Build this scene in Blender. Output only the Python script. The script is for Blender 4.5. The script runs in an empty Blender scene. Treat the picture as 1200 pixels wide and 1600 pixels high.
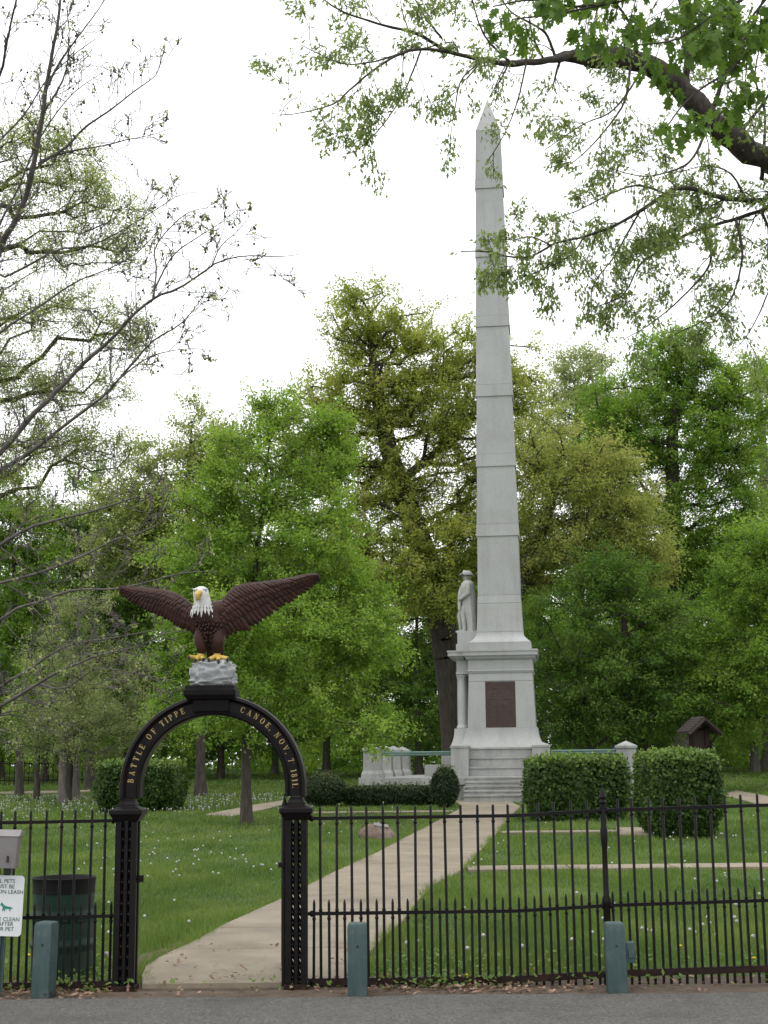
import bpy, bmesh, math, random
import numpy as np
from mathutils import Vector, Matrix

# ------------------------------------------------------------------ camera, sky, sun, exposure
scene = bpy.context.scene
COL = scene.collection
F_PX, CAM_H = 2200.0, 1.75
PITCH, ROLL = math.atan(392 / F_PX), math.radians(-0.6)
cam_data = bpy.data.cameras.new('camera')
cam = bpy.data.objects.new('camera', cam_data)
COL.objects.link(cam)
cam_data.sensor_fit = 'VERTICAL'
cam_data.sensor_height = 24.0
cam_data.lens = 24.0 * F_PX / 1600.0
cam_data.clip_end = 3000
CAM_R = Matrix.Rotation(math.pi / 2 + PITCH, 3, 'X') @ Matrix.Rotation(ROLL, 3, 'Z')
cam.matrix_world = Matrix.Translation((0, 0, CAM_H)) @ CAM_R.to_4x4()
scene.camera = cam

world = bpy.data.worlds.new('World')
scene.world = world
world.use_nodes = True
wn = world.node_tree
wn.nodes.clear()
w_out = wn.nodes.new('ShaderNodeOutputWorld')
w_bg = wn.nodes.new('ShaderNodeBackground')
w_sky = wn.nodes.new('ShaderNodeTexSky')
w_sky.sky_type = 'NISHITA'
w_sky.sun_disc = False
w_sky.sun_elevation = math.radians(70)
w_sky.sun_rotation = math.radians(215)
w_sky.dust_density = 4.0
w_hsv = wn.nodes.new('ShaderNodeHueSaturation')
w_hsv.inputs['Saturation'].default_value = 0.15
w_mix = wn.nodes.new('ShaderNodeMix')
w_mix.data_type = 'RGBA'
w_mix.inputs['Factor'].default_value = 0.88          # thick even cloud over the clear sky
w_mix.inputs[7].default_value = (9.2, 9.35, 9.5, 1)
wn.links.new(w_sky.outputs[0], w_hsv.inputs['Color'])
wn.links.new(w_hsv.outputs[0], w_mix.inputs[6])
wn.links.new(w_mix.outputs[2], w_bg.inputs[0])
w_bg.inputs[1].default_value = 0.15
wn.links.new(w_bg.outputs[0], w_out.inputs[0])

sun_data = bpy.data.lights.new('sun', 'SUN')
sun = bpy.data.objects.new('sun', sun_data)
COL.objects.link(sun)
sun_data.energy = 0.9
sun_data.angle = math.radians(35)
sun_data.color = (1.0, 0.97, 0.93)
SUN_DIR = Vector((-0.22, -0.25, 0.94)).normalized()     # towards the sun: high, behind the camera, a little left
sun.rotation_euler = SUN_DIR.to_track_quat('Z', 'Y').to_euler()

scene.view_settings.view_transform = 'Standard'
scene.view_settings.look = 'None'
scene.view_settings.exposure = 0.4
scene.view_settings.gamma = 1.0
scene.render.engine = 'CYCLES'
scene.cycles.max_bounces = 7
scene.cycles.diffuse_bounces = 4
scene.cycles.transmission_bounces = 4
scene.cycles.transparent_max_bounces = 4

# ------------------------------------------------------------------ placing helpers
CR = np.array(CAM_R)
def ray(px, py):
    return CR @ np.array([(px - 600) / F_PX, -(py - 800) / F_PX, -1.0])
def P(px, py, Y):
    """World point seen at photo pixel (px, py) that lies at distance Y in front."""
    d = ray(px, py)
    return np.array([0, 0, CAM_H]) + d * (Y / d[1])
def gh(x, y):
    """Height of the ground: level at the fence, rising gently to the woods."""
    return 0.0125 * np.clip(np.asarray(y, float) - 11.5, 0, 110)
def G(px, py):
    d = ray(px, py)
    Y = 8.0
    while Y < 140:
        p = np.array([0, 0, CAM_H]) + d * (Y / d[1])
        if p[2] <= gh(p[0], p[1]):
            return p
        Y += 0.02
    return p
def V(*a): return np.array(a, float)

# ------------------------------------------------------------------ object helpers
def tag(o, label=None, cat=None, group=None, kind=None):
    if label: o['label'] = label
    if cat: o['category'] = cat
    if group: o['group'] = group
    if kind: o['kind'] = kind
    return o
def thing(name, label, cat, loc=(0, 0, 0), rz=0.0, group=None):
    o = bpy.data.objects.new(name, None)
    COL.objects.link(o)
    o.location = tuple(float(v) for v in loc)
    o.rotation_euler = (0, 0, rz)
    o.empty_display_size = 0.2
    return tag(o, label, cat, group)
def link(name, me, parent=None):
    o = bpy.data.objects.new(name, me)
    COL.objects.link(o)
    if parent is not None: o.parent = parent
    return o
def np_mesh(name, verts, faces, m, smooth=False, tint=None):
    """Mesh from arrays; faces is an (N, k) array or a list of such arrays."""
    me = bpy.data.meshes.new(name)
    verts = np.asarray(verts, np.float32)
    if not isinstance(faces, list): faces = [faces]
    faces = [np.asarray(f, np.int32) for f in faces if len(f)]
    me.vertices.add(len(verts))
    me.vertices.foreach_set('co', verts.ravel())
    idx = np.concatenate([f.ravel() for f in faces])
    tot = np.concatenate([np.full(len(f), f.shape[1], np.int32) for f in faces])
    start = np.concatenate([[0], np.cumsum(tot)[:-1]]).astype(np.int32)
    me.loops.add(len(idx))
    me.loops.foreach_set('vertex_index', idx)
    me.polygons.add(len(tot))
    me.polygons.foreach_set('loop_start', start)
    me.polygons.foreach_set('loop_total', tot)
    if smooth: me.polygons.foreach_set('use_smooth', np.ones(len(tot), bool))
    if tint is not None:
        a = me.attributes.new('tint', 'FLOAT', 'POINT')
        a.data.foreach_set('value', np.asarray(tint, np.float32))
    me.materials.append(m)
    me.update(calc_edges=True)
    return me

class MB:
    """Collects simple shapes; build() links them as one mesh object."""
    def __init__(s): s.v, s.f = [], []
    def add(s, vs, fs):
        n = len(s.v)
        s.v += [tuple(float(c) for c in p) for p in vs]
        s.f += [tuple(i + n for i in f) for f in fs]
        return s
    def box(s, x0, x1, y0, y1, z0, z1):
        return s.frustum((x0, x1, y0, y1, z0), (x0, x1, y0, y1, z1))
    def frustum(s, a, b):
        (x0, x1, y0, y1, z0), (X0, X1, Y0, Y1, z1) = a, b
        return s.add([(x0, y0, z0), (x1, y0, z0), (x1, y1, z0), (x0, y1, z0), (X0, Y0, z1), (X1, Y0, z1), (X1, Y1, z1), (X0, Y1, z1)],
                     [(3, 2, 1, 0), (4, 5, 6, 7), (0, 1, 5, 4), (1, 2, 6, 5), (2, 3, 7, 6), (3, 0, 4, 7)])
    def prof(s, levels, sq=None):
        """Stack of rectangles (x0, x1, y0, y1, z), capped."""
        vs, fs = [], []
        for (x0, x1, y0, y1, z) in levels:
            vs += [(x0, y0, z), (x1, y0, z), (x1, y1, z), (x0, y1, z)]
        n = len(levels)
        fs.append((3, 2, 1, 0)); fs.append(tuple(4 * (n - 1) + i for i in range(4)))
        for k in range(n - 1):
            for i in range(4):
                j = (i + 1) % 4
                fs.append((4 * k + i, 4 * k + j, 4 * k + 4 + j, 4 * k + 4 + i))
        return s.add(vs, fs)
    def tube(s, pts, radii, n=8, cap=True):
        pts = [np.asarray(p, float) for p in pts]
        if np.isscalar(radii): radii = [radii] * len(pts)
        vs, fs = [], []
        up = None
        for k, p in enumerate(pts):
            t = pts[min(k + 1, len(pts) - 1)] - pts[max(k - 1, 0)]
            t = t / (np.linalg.norm(t) + 1e-9)
            if up is None:
                up = V(0, 0, 1) if abs(t[2]) < 0.9 else V(1, 0, 0)
            a = np.cross(t, up); a /= np.linalg.norm(a) + 1e-9
            b = np.cross(a, t); up = b
            for i in range(n):
                w = 2 * math.pi * i / n
                vs.append(p + radii[k] * (a * math.cos(w) + b * math.sin(w)))
        for k in range(len(pts) - 1):
            for i in range(n):
                j = (i + 1) % n
                fs.append((k * n + i, k * n + j, k * n + n + j, k * n + n + i))
        if cap:
            fs.append(tuple(range(n - 1, -1, -1)))
            fs.append(tuple((len(pts) - 1) * n + i for i in range(n)))
        return s.add(vs, fs)
    def bar(s, a, b, w, d=None):
        return s.tube([a, b], (w if d is None else w), 4)
    def lathe(s, prof, n=24, c=(0, 0, 0), cap=True):
        vs, fs = [], []
        for r, z in prof:
            for i in range(n):
                w = 2 * math.pi * i / n
                vs.append((c[0] + r * math.cos(w), c[1] + r * math.sin(w), c[2] + z))
        for k in range(len(prof) - 1):
            for i in range(n):
                j = (i + 1) % n
                fs.append((k * n + i, k * n + j, k * n + n + j, k * n + n + i))
        if cap:
            fs.append(tuple(range(n - 1, -1, -1)))
            fs.append(tuple((len(prof) - 1) * n + i for i in range(n)))
        return s.add(vs, fs)
    def prism(s, poly, z0, z1):
        """poly: (x, y) list, extruded in z."""
        n = len(poly)
        return s.add([(x, y, z0) for x, y in poly] + [(x, y, z1) for x, y in poly],
                     [tuple(range(n - 1, -1, -1)), tuple(range(n, 2 * n))] + [(i, (i + 1) % n, n + (i + 1) % n, n + i) for i in range(n)])
    def ball(s, c, r, seg=10, rings=6):
        r = (r, r, r) if np.isscalar(r) else r
        vs, fs = [(c[0], c[1], c[2] - r[2])], []
        for k in range(1, rings):
            a = -math.pi / 2 + math.pi * k / rings
            for i in range(seg):
                w = 2 * math.pi * i / seg
                vs.append((c[0] + r[0] * math.cos(a) * math.cos(w), c[1] + r[1] * math.cos(a) * math.sin(w), c[2] + r[2] * math.sin(a)))
        vs.append((c[0], c[1], c[2] + r[2]))
        for i in range(seg): fs.append((0, 1 + (i + 1) % seg, 1 + i))
        for k in range(rings - 2):
            for i in range(seg):
                j = (i + 1) % seg
                fs.append((1 + k * seg + i, 1 + k * seg + j, 1 + (k + 1) * seg + j, 1 + (k + 1) * seg + i))
        b = 1 + (rings - 2) * seg
        for i in range(seg): fs.append((b + i, b + (i + 1) % seg, len(vs) - 1))
        return s.add(vs, fs)
    def mesh(s, name, m, smooth=False, bevel=0.0, angle=40):
        me = bpy.data.meshes.new(name)
        me.from_pydata(s.v, [], s.f)
        me.materials.append(m)
        bm = bmesh.new(); bm.from_mesh(me)
        bmesh.ops.recalc_face_normals(bm, faces=bm.faces)
        if bevel > 0:
            es = [e for e in bm.edges if len(e.link_faces) == 2 and e.calc_face_angle(0) > 0.5]
            bmesh.ops.bevel(bm, geom=es, offset=bevel, segments=2, profile=0.6, affect='EDGES', clamp_overlap=True)
        if smooth:
            for f in bm.faces: f.smooth = True
            for e in bm.edges:
                if len(e.link_faces) == 2 and e.calc_face_angle(0) > math.radians(angle): e.smooth = False
        bm.to_mesh(me); bm.free()
        return me
    def build(s, name, m, parent=None, smooth=False, bevel=0.0, angle=40):
        return link(name, s.mesh(name, m, smooth, bevel, angle), parent)

def segs(A, B, ra, rb, n=5):
    """Many tapered tube pieces at once -> verts, quad faces."""
    A, B = np.asarray(A, float), np.asarray(B, float)
    ra, rb = np.broadcast_to(ra, len(A)), np.broadcast_to(rb, len(A))
    t = B - A; t /= np.linalg.norm(t, axis=1, keepdims=True) + 1e-9
    ref = np.where(np.abs(t[:, 2:3]) < 0.9, V(0, 0, 1), V(1, 0, 0))
    a = np.cross(t, ref); a /= np.linalg.norm(a, axis=1, keepdims=True) + 1e-9
    b = np.cross(t, a)
    w = np.arange(n) * 2 * np.pi / n
    ring = a[:, None, :] * np.cos(w)[None, :, None] + b[:, None, :] * np.sin(w)[None, :, None]
    va = A[:, None, :] + ring * ra[:, None, None]
    vb = B[:, None, :] + ring * rb[:, None, None]
    vs = np.concatenate([va, vb], axis=1).reshape(-1, 3)
    i = np.arange(n); j = (i + 1) % n
    q = np.stack([i, j, j + n, i + n], 1)
    fs = (np.arange(len(A))[:, None, None] * 2 * n + q[None]).reshape(-1, 4)
    return vs, fs

QUAD = (np.array([[0, 0, 0], [.5, .45, .08], [0, 1, 0], [-.5, .45, .08]]), np.array([[0, 1, 2, 3]]))
FLECK = (np.array([[-.12, 0, 0], [.5, .55, .1], [-.38, 1, 0]]), np.array([[0, 1, 2]]))
_lob = [(.03, 0), (.05, .14), (.30, .20), (.16, .34), (.48, .52), (.20, .60), (.30, .82), (.08, .84), (0, 1.0)]
_lv = [(x, y, .12 * x) for x, y in _lob] + [(-x, y, .12 * x) for x, y in _lob[:-1]]
_lf = []
for k in range(7): _lf.append((k, k + 1, 9 + k + 1, 9 + k))
LOBED = (np.array(_lv), [np.array(_lf), np.array([[7, 8, 16]])])
_tr = [(0, 0), (.30, .10), (.16, .30), (.5, .45), (.22, .58), (0, 1), (-.22, .58), (-.5, .45), (-.16, .30), (-.30, .10)]
TUFT = (np.array([(x, y, .25 * abs(x)) for x, y in _tr]), np.array([[0, 1, 2], [0, 2, 8], [0, 8, 9], [2, 3, 4], [2, 4, 6], [2, 6, 8], [8, 6, 7], [4, 5, 6]]))

def scatter(tmpl, pos, axis, nor, L, W):
    tv, tf = tmpl
    if not isinstance(tf, list): tf = [tf]
    N, k = len(pos), len(tv)
    axis = axis / (np.linalg.norm(axis, axis=1, keepdims=True) + 1e-9)
    side = np.cross(axis, nor); side /= np.linalg.norm(side, axis=1, keepdims=True) + 1e-9
    nn = np.cross(side, axis)
    L, W = np.broadcast_to(L, N), np.broadcast_to(W, N)
    vs = (pos[:, None, :] + side[:, None, :] * (tv[None, :, 0:1] * W[:, None, None])
          + axis[:, None, :] * (tv[None, :, 1:2] * L[:, None, None]) + nn[:, None, :] * (tv[None, :, 2:3] * W[:, None, None])).reshape(-1, 3)
    fs = [(np.arange(N)[:, None, None] * k + f[None]).reshape(-1, f.shape[1]) for f in tf]
    return vs, fs, k
def leaf_mesh(name, m, pos, axis, nor, L, W, tint, tmpl=QUAD):
    vs, fs, k = scatter(tmpl, pos, axis, nor, L, W)
    return np_mesh(name, vs, fs, m, tint=np.repeat(tint, k))
def unit(rng, n):
    v = rng.normal(size=(n, 3))
    return v / np.linalg.norm(v, axis=1, keepdims=True)

# ------------------------------------------------------------------ materials
def new_mat(name):
    m = bpy.data.materials.new(name)
    m.use_nodes = True
    nt = m.node_tree
    bs = nt.nodes['Principled BSDF']
    return m, nt, bs
def ramp(nt, fac, stops):
    r = nt.nodes.new('ShaderNodeValToRGB')
    while len(r.color_ramp.elements) < len(stops): r.color_ramp.elements.new(0.5)
    for e, (p, c) in zip(r.color_ramp.elements, stops):
        e.position = p; e.color = (*c, 1)
    nt.links.new(fac, r.inputs[0])
    return r.outputs[0]
def noise(nt, scale, detail=4, rough=0.6, coord='Object', stretch=None):
    tc = nt.nodes.new('ShaderNodeTexCoord')
    n = nt.nodes.new('ShaderNodeTexNoise')
    n.inputs['Scale'].default_value = scale
    n.inputs['Detail'].default_value = detail
    n.inputs['Roughness'].default_value = rough
    src = tc.outputs[coord]
    if stretch:
        mp = nt.nodes.new('ShaderNodeMapping'); mp.inputs['Scale'].default_value = stretch
        nt.links.new(src, mp.inputs[0]); src = mp.outputs[0]
    nt.links.new(src, n.inputs['Vector'])
    return n.outputs['Fac']
def mixc(nt, a, b, fac, mode='MIX'):
    x = nt.nodes.new('ShaderNodeMix'); x.data_type = 'RGBA'; x.blend_type = mode
    if isinstance(fac, float): x.inputs['Factor'].default_value = fac
    else: nt.links.new(fac, x.inputs['Factor'])
    for sock, v in ((6, a), (7, b)):
        if isinstance(v, tuple): x.inputs[sock].default_value = (*v, 1)
        else: nt.links.new(v, x.inputs[sock])
    return x.outputs[2]
def bump(nt, bs, h, strength, dist=0.01):
    b = nt.nodes.new('ShaderNodeBump')
    b.inputs['Strength'].default_value = strength
    b.inputs['Distance'].default_value = dist
    nt.links.new(h, b.inputs['Height'])
    nt.links.new(b.outputs[0], bs.inputs['Normal'])
def surf(name, c0, c1, scale=6, rough=0.7, detail=5, bs_=0.3, bdist=0.01, fine=None, spec=0.4, stretch=None, big=None, coord='Object', streak=None, tone=0.0):
    """Two-colour noise surface, optional fine speckle (scale, dark, amount) and broad stains (scale, colour, amount)."""
    m, nt, bs = new_mat(name)
    f = noise(nt, scale, detail, stretch=stretch, coord=coord)
    c = ramp(nt, f, [(0.3, c0), (0.7, c1)])
    h = f
    if fine:
        f2 = noise(nt, fine[0], 2, 0.5, coord=coord)
        k = ramp(nt, f2, [(0.35, (1, 1, 1)), (0.62, (0, 0, 0))])
        mm = nt.nodes.new('ShaderNodeMath'); mm.operation = 'MULTIPLY'; mm.inputs[1].default_value = fine[2]
        nt.links.new(k, mm.inputs[0])
        c = mixc(nt, c, fine[1], mm.outputs[0]); h = f2
    if big:
        f3 = noise(nt, big[0], 6, 0.65, coord=coord)
        k = ramp(nt, f3, [(0.5, (0, 0, 0)), (0.72, (1, 1, 1))])
        mm = nt.nodes.new('ShaderNodeMath'); mm.operation = 'MULTIPLY'; mm.inputs[1].default_value = big[2]
        nt.links.new(k, mm.inputs[0])
        c = mixc(nt, c, big[1], mm.outputs[0])
    if streak:
        f4 = noise(nt, streak[0], 6, 0.7, stretch=(1, 1, .12))
        k = ramp(nt, f4, [(0.48, (0, 0, 0)), (0.75, (1, 1, 1))])
        mm = nt.nodes.new('ShaderNodeMath'); mm.operation = 'MULTIPLY'; mm.inputs[1].default_value = streak[2]
        nt.links.new(k, mm.inputs[0])
        c = mixc(nt, c, streak[1], mm.outputs[0])
    if tone:
        oi = nt.nodes.new('ShaderNodeObjectInfo')
        mr = nt.nodes.new('ShaderNodeMapRange'); mr.inputs[3].default_value = 1 - tone; mr.inputs[4].default_value = 1 + tone
        nt.links.new(oi.outputs['Random'], mr.inputs[0])
        hv = nt.nodes.new('ShaderNodeHueSaturation'); nt.links.new(mr.outputs[0], hv.inputs['Value']); nt.links.new(c, hv.inputs['Color'])
        c = hv.outputs[0]
    nt.links.new(c, bs.inputs['Base Color'])
    bs.inputs['Roughness'].default_value = rough
    bs.inputs['Specular IOR Level'].default_value = spec
    if bs_ > 0: bump(nt, bs, h, bs_, bdist)
    return m
def leaf_mat(name, stops, trans=0.4, gain=1.0):
    m, nt, bs = new_mat(name)
    at = nt.nodes.new('ShaderNodeAttribute'); at.attribute_name = 'tint'
    c = ramp(nt, at.outputs['Fac'], stops)
    nt.links.new(c, bs.inputs['Base Color'])
    bs.inputs['Roughness'].default_value = 0.55
    bs.inputs['Specular IOR Level'].default_value = 0.25
    tr = nt.nodes.new('ShaderNodeBsdfTranslucent')
    hs = nt.nodes.new('ShaderNodeHueSaturation')
    hs.inputs['Hue'].default_value = 0.485; hs.inputs['Saturation'].default_value = 1.1; hs.inputs['Value'].default_value = 1.5
    nt.links.new(c, hs.inputs['Color']); nt.links.new(hs.outputs[0], tr.inputs[0])
    mx = nt.nodes.new('ShaderNodeMixShader'); mx.inputs[0].default_value = trans
    nt.links.new(bs.outputs[0], mx.inputs[1]); nt.links.new(tr.outputs[0], mx.inputs[2])
    nt.links.new(mx.outputs[0], nt.nodes['Material Output'].inputs['Surface'])
    return m

M = {}
M['granite'] = surf('granite', (.275, .28, .268), (.375, .38, .362), 1.3, .75, 6, .15, .004, fine=(60, (.15, .15, .15), .5), big=(.7, (.185, .185, .165), .65), streak=(3.5, (.125, .12, .108), .65), tone=.07)
M['granite_smooth'] = surf('granite_smooth', (.315, .323, .314), (.39, .398, .388), .5, .7, 6, .08, .004, fine=(45, (.19, .19, .19), .4), big=(.35, (.225, .23, .215), .6), streak=(2.5, (.20, .20, .185), .5), tone=.04)
M['granite_rough'] = surf('granite_rough', (.2, .2, .18), (.38, .37, .34), 3, .9, 8, .9, .05)
M['marble'] = surf('carved_stone', (.29, .295, .28), (.385, .385, .37), 4, .7, 5, .3, .01, big=(2.5, (.25, .25, .22), .7))
M['bronze'] = surf('bronze_plaque', (.026, .0125, .0105), (.044, .022, .018), 5, .45, 4, .1)
M['plaque_text'] = surf('plaque_lettering', (.075, .045, .037), (.105, .065, .053), 8, .4, 3, 0)
M['verdigris'] = surf('green_rail_paint', (.075, .135, .118), (.115, .19, .165), 4, .5, 4, .1)
M['iron'] = surf('black_iron_paint', (.0045, .0038, .004), (.0085, .0072, .0072), 9, .42, 5, .25, .003, big=(3, (.016, .009, .0075), .45), spec=.14)
M['iron_rust'] = surf('rusty_black_iron', (.010, .0065, .0055), (.030, .016, .012), 12, .7, 6, .4, .004, spec=.15)
M['gold'] = surf('gold_leaf_paint', (.30, .21, .075), (.44, .32, .13), 30, .45, 4, .2, .002)
M['eagle_brown'] = surf('eagle_brown_paint', (.019, .0082, .006), (.050, .0205, .0142), 9, .5, 6, .6, .012, spec=.2)
M['eagle_white'] = surf('eagle_white_paint', (.42, .42, .405), (.58, .58, .56), 25, .5, 5, .8, .01)
M['eagle_yellow'] = surf('eagle_yellow_paint', (.38, .25, .04), (.52, .37, .085), 18, .5, 4, .3, .004)
M['claw'] = surf('black_claw_paint', (.012, .012, .012), (.03, .03, .03), 10, .35, 3, 0)
M['rock_paint'] = surf('grey_painted_rock', (.19, .198, .205), (.37, .378, .378), 6, .7, 6, .7, .02, stretch=(1, 1, 3.0))
M['post_green'] = surf('green_painted_timber', (.028, .054, .054), (.042, .073, .072), 6, .62, 6, .5, .004, stretch=(6, 6, .8), big=(7, (.10, .125, .115), .6))
M['drum'] = surf('green_drum_paint', (.007, .026, .018), (.012, .037, .025), 5, .5, 5, .15, .004, spec=.2, big=(4, (.03, .035, .025), .6))
M['drum_liner'] = surf('black_drum_rim', (.005, .005, .005), (.011, .011, .011), 8, .6, 4, .3, spec=.15)
M['box_grey'] = surf('grey_dispenser_metal', (.15, .135, .135), (.20, .187, .187), 4, .5, 5, .1)
M['sign_white'] = surf('sign_white', (.58, .60, .60), (.64, .65, .65), 3, .45, 3, 0)
M['sign_green'] = surf('sign_green_print', (.02, .17, .14), (.03, .21, .17), 3, .5, 2, 0)
M['sign_text'] = surf('sign_dark_print', (.03, .09, .085), (.04, .11, .1), 3, .5, 2, 0)
M['asphalt'] = surf('asphalt', (.082, .079, .072), (.168, .161, .146), 22, .95, 12, 1.0, .03, fine=(48, (.038, .036, .034), .75), big=(1.1, (.048, .046, .043), .8))
M['concrete'] = surf('tan_concrete', (.168, .140, .100), (.240, .203, .148), 2.2, .88, 7, .25, .006, fine=(70, (.2, .17, .13), .35), big=(.9, (.105, .085, .062), .7), tone=.08,)
M['soil'] = surf('dirt', (.045, .032, .022), (.11, .08, .055), 5, .95, 8, .9, .03)
M['lawn'] = surf('lawn_soil', (.040, .075, .020), (.070, .115, .030), .9, .95, 8, .8, .03, fine=(12, (.025, .045, .012), .7))
M['bark_dark'] = surf('oak_bark', (.030, .025, .020), (.085, .072, .060), 5, .95, 8, 1.0, .05, stretch=(2.5, 2.5, .5))
M['bark_grey'] = surf('grey_bark', (.075, .066, .056), (.17, .155, .135), 4, .95, 8, 1.0, .04, stretch=(2.5, 2.5, .5))
M['bark_syc'] = surf('sycamore_bark', (.06, .052, .048), (.15, .135, .122), 5, .9, 7, .7, .02)
M['seed_ball'] = surf('seed_ball', (.04, .028, .022), (.07, .05, .04), 30, .9, 3, .5)
M['stone'] = surf('boulder_stone', (.10, .068, .054), (.20, .15, .12), 3, .9, 8, .8, .03, fine=(25, (.1, .07, .06), .5))
M['wood_brown'] = surf('brown_stained_wood', (.012, .006, .005), (.024, .012, .009), 6, .75, 6, .4, .01, stretch=(1, 1, 6))
M['shingle'] = surf('weathered_shingles', (.035, .027, .026), (.06, .047, .045), 8, .85, 6, .5, .01)
M['dand_white'] = surf('dandelion_fluff', (.30, .30, .28), (.44, .44, .41), 40, 1, 2, 0)
M['dand_yellow'] = surf('dandelion_yellow', (.62, .42, .02), (.75, .55, .03), 40, 1, 2, 0)
M['dand_stem'] = surf('dandelion_stem', (.10, .14, .05), (.16, .18, .08), 10, .8, 2, 0)
def ls(*cs): return [(i / (len(cs) - 1), c) for i, c in enumerate(cs)]
M['lf_bright'] = leaf_mat('pin_oak_leaf', ls((.112, .205, .034), (.185, .305, .054), (.275, .390, .085)), .52)
M['lf_olive'] = leaf_mat('olive_oak_leaf', ls((.160, .215, .044), (.245, .300, .068), (.340, .360, .098)), .55)
M['lf_brown'] = leaf_mat('bronze_oak_leaf', ls((.165, .220, .050), (.245, .290, .078), (.335, .335, .112)), .55)
M['lf_green'] = leaf_mat('maple_leaf', ls((.088, .175, .030), (.145, .252, .044), (.220, .330, .066)), .55)
M['lf_dark'] = leaf_mat('dark_maple_leaf', ls((.058, .125, .024), (.095, .180, .034), (.150, .245, .052)), .5)
M['lf_pale'] = leaf_mat('pale_leaf', ls((.175, .225, .085), (.250, .300, .122), (.335, .370, .178)), .52)
M['lf_spring'] = leaf_mat('spring_oak_leaf', ls((.165, .225, .068), (.245, .300, .098), (.330, .365, .140)), .55)
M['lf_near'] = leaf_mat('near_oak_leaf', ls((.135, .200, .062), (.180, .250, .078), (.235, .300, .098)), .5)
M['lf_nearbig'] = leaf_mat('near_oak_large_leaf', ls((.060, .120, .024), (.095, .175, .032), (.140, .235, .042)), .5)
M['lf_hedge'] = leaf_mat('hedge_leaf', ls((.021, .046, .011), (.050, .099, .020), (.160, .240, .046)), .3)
M['lf_yew'] = leaf_mat('yew_leaf', ls((.013, .027, .010), (.027, .050, .016), (.085, .110, .034)), .2)
M['grass'] = leaf_mat('grass_blade', ls((.054, .105, .020), (.100, .165, .032), (.190, .245, .062)), .36)
M['weed'] = leaf_mat('weed_leaf', ls((.055, .12, .018), (.09, .17, .03), (.16, .21, .05)), .35)
M['litter'] = leaf_mat('dry_leaf', ls((.10, .055, .03), (.19, .12, .075), (.33, .22, .16)), .15)

# ------------------------------------------------------------------ ground, road, paths
def grid_sheet(name, xs, ys, m, dz=0.0, hf=gh):
    X, Y = np.meshgrid(xs, ys)
    Z = hf(X, Y) + dz
    vs = np.stack([X, Y, Z], -1).reshape(-1, 3)
    nx, ny = len(xs), len(ys)
    i = np.arange(nx - 1)[None, :] + nx * np.arange(ny - 1)[:, None]
    fs = np.stack([i, i + 1, i + 1 + nx, i + nx], -1).reshape(-1, 4)
    return link(name, np_mesh(name, vs, fs, m))
ground = grid_sheet('ground', np.concatenate([[-1500, -400], np.linspace(-120, 120, 31), [400, 1500]]),
                    np.concatenate([[-600, -100, 0, 8], np.linspace(11.5, 121.5, 56), [300, 2500]]), M['lawn'])
tag(ground, 'green lawn sloping gently up to the woods', 'lawn', kind='structure')
# road: ragged far edge against the verge
rng = np.random.default_rng(5)
xs = np.linspace(-60, 60, 961)
edge = 11.16 + .03 * np.sin(xs * 2.1) + .025 * rng.normal(size=len(xs)).cumsum() / 12 * 0 + .02 * rng.normal(size=len(xs))
vs = np.concatenate([np.stack([xs, np.full_like(xs, -60), np.full_like(xs, .02)], 1), np.stack([xs, edge - .06, np.full_like(xs, .02)], 1), np.stack([xs, edge, np.full_like(xs, .006)], 1)])
n = len(xs); i = np.arange(n - 1)
road = link('road', np_mesh('road', vs, np.concatenate([np.stack([i, i + 1, i + 1 + n, i + n], 1), np.stack([i + n, i + 1 + n, i + 1 + 2 * n, i + 2 * n], 1)]), M['asphalt']))
tag(road, 'grey asphalt road edge in front of the iron fence', 'road', kind='structure')
verge = grid_sheet('verge', np.linspace(-14, 14, 57), np.array([11.02, 11.3, 11.5, 11.8, 12.0]), M['soil'], .004)
tag(verge, 'strip of bare dirt under the iron fence', 'dirt strip', kind='structure')

def poly_px(pts): return [tuple(G(x, y)[:2]) for x, y in pts]
LEFT_PX = [(222, 1551), (221, 1522), (255, 1500), (300, 1480), (350, 1451), (400, 1428), (435, 1412), (481, 1388), (528, 1364), (587, 1337), (621, 1318), (667, 1294), (693, 1280), (715, 1268), (722, 1262)]
RIGHT_PX = [(560, 1551), (565, 1522), (573, 1499), (603, 1469), (627, 1448), (653, 1413), (677, 1388), (709, 1371), (730, 1357), (757, 1326), (785, 1295), (800, 1275), (813, 1262)]
LP, RP = np.array(poly_px(LEFT_PX)), np.array(poly_px(RIGHT_PX))
def edge_x(E, y): return np.interp(y, E[:, 1], E[:, 0])
PATH_POLYS = []
def slab_mesh(pts, th=.05):
    """Flat slab following the ground, slightly chamfered edge."""
    n = len(pts)
    c = np.mean(pts, axis=0)
    inn = [tuple(np.array(p) + (c - np.array(p)) / (np.linalg.norm(c - np.array(p)) + 1e-9) * .012) for p in pts]
    vs = [(x, y, float(gh(x, y)) - .02) for x, y in pts] + [(x, y, float(gh(x, y)) + th - .006) for x, y in pts] + [(x, y, float(gh(x, y)) + th) for x, y in inn]
    fs = [tuple(range(2 * n, 3 * n))]
    for k in range(2):
        for i in range(n):
            j = (i + 1) % n
            fs.append((k * n + i, k * n + j, k * n + n + j, k * n + n + i))
    mb = MB(); mb.add(vs, fs)
    return mb.mesh('slab', M['concrete'])
def path_thing(name, label, bed_pts, slabs):
    bed = MB()
    n = len(bed_pts)
    bed.add([(x, y, float(gh(x, y)) + .006) for x, y in bed_pts], [tuple(range(n))])
    o = bed.build(name, M['soil'])
    tag(o, label, 'path', kind='structure')
    for s in slabs: link('slab', slab_mesh(s), o)
    PATH_POLYS.append(np.array(bed_pts))
    return o
ys0 = [11.62]
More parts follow.
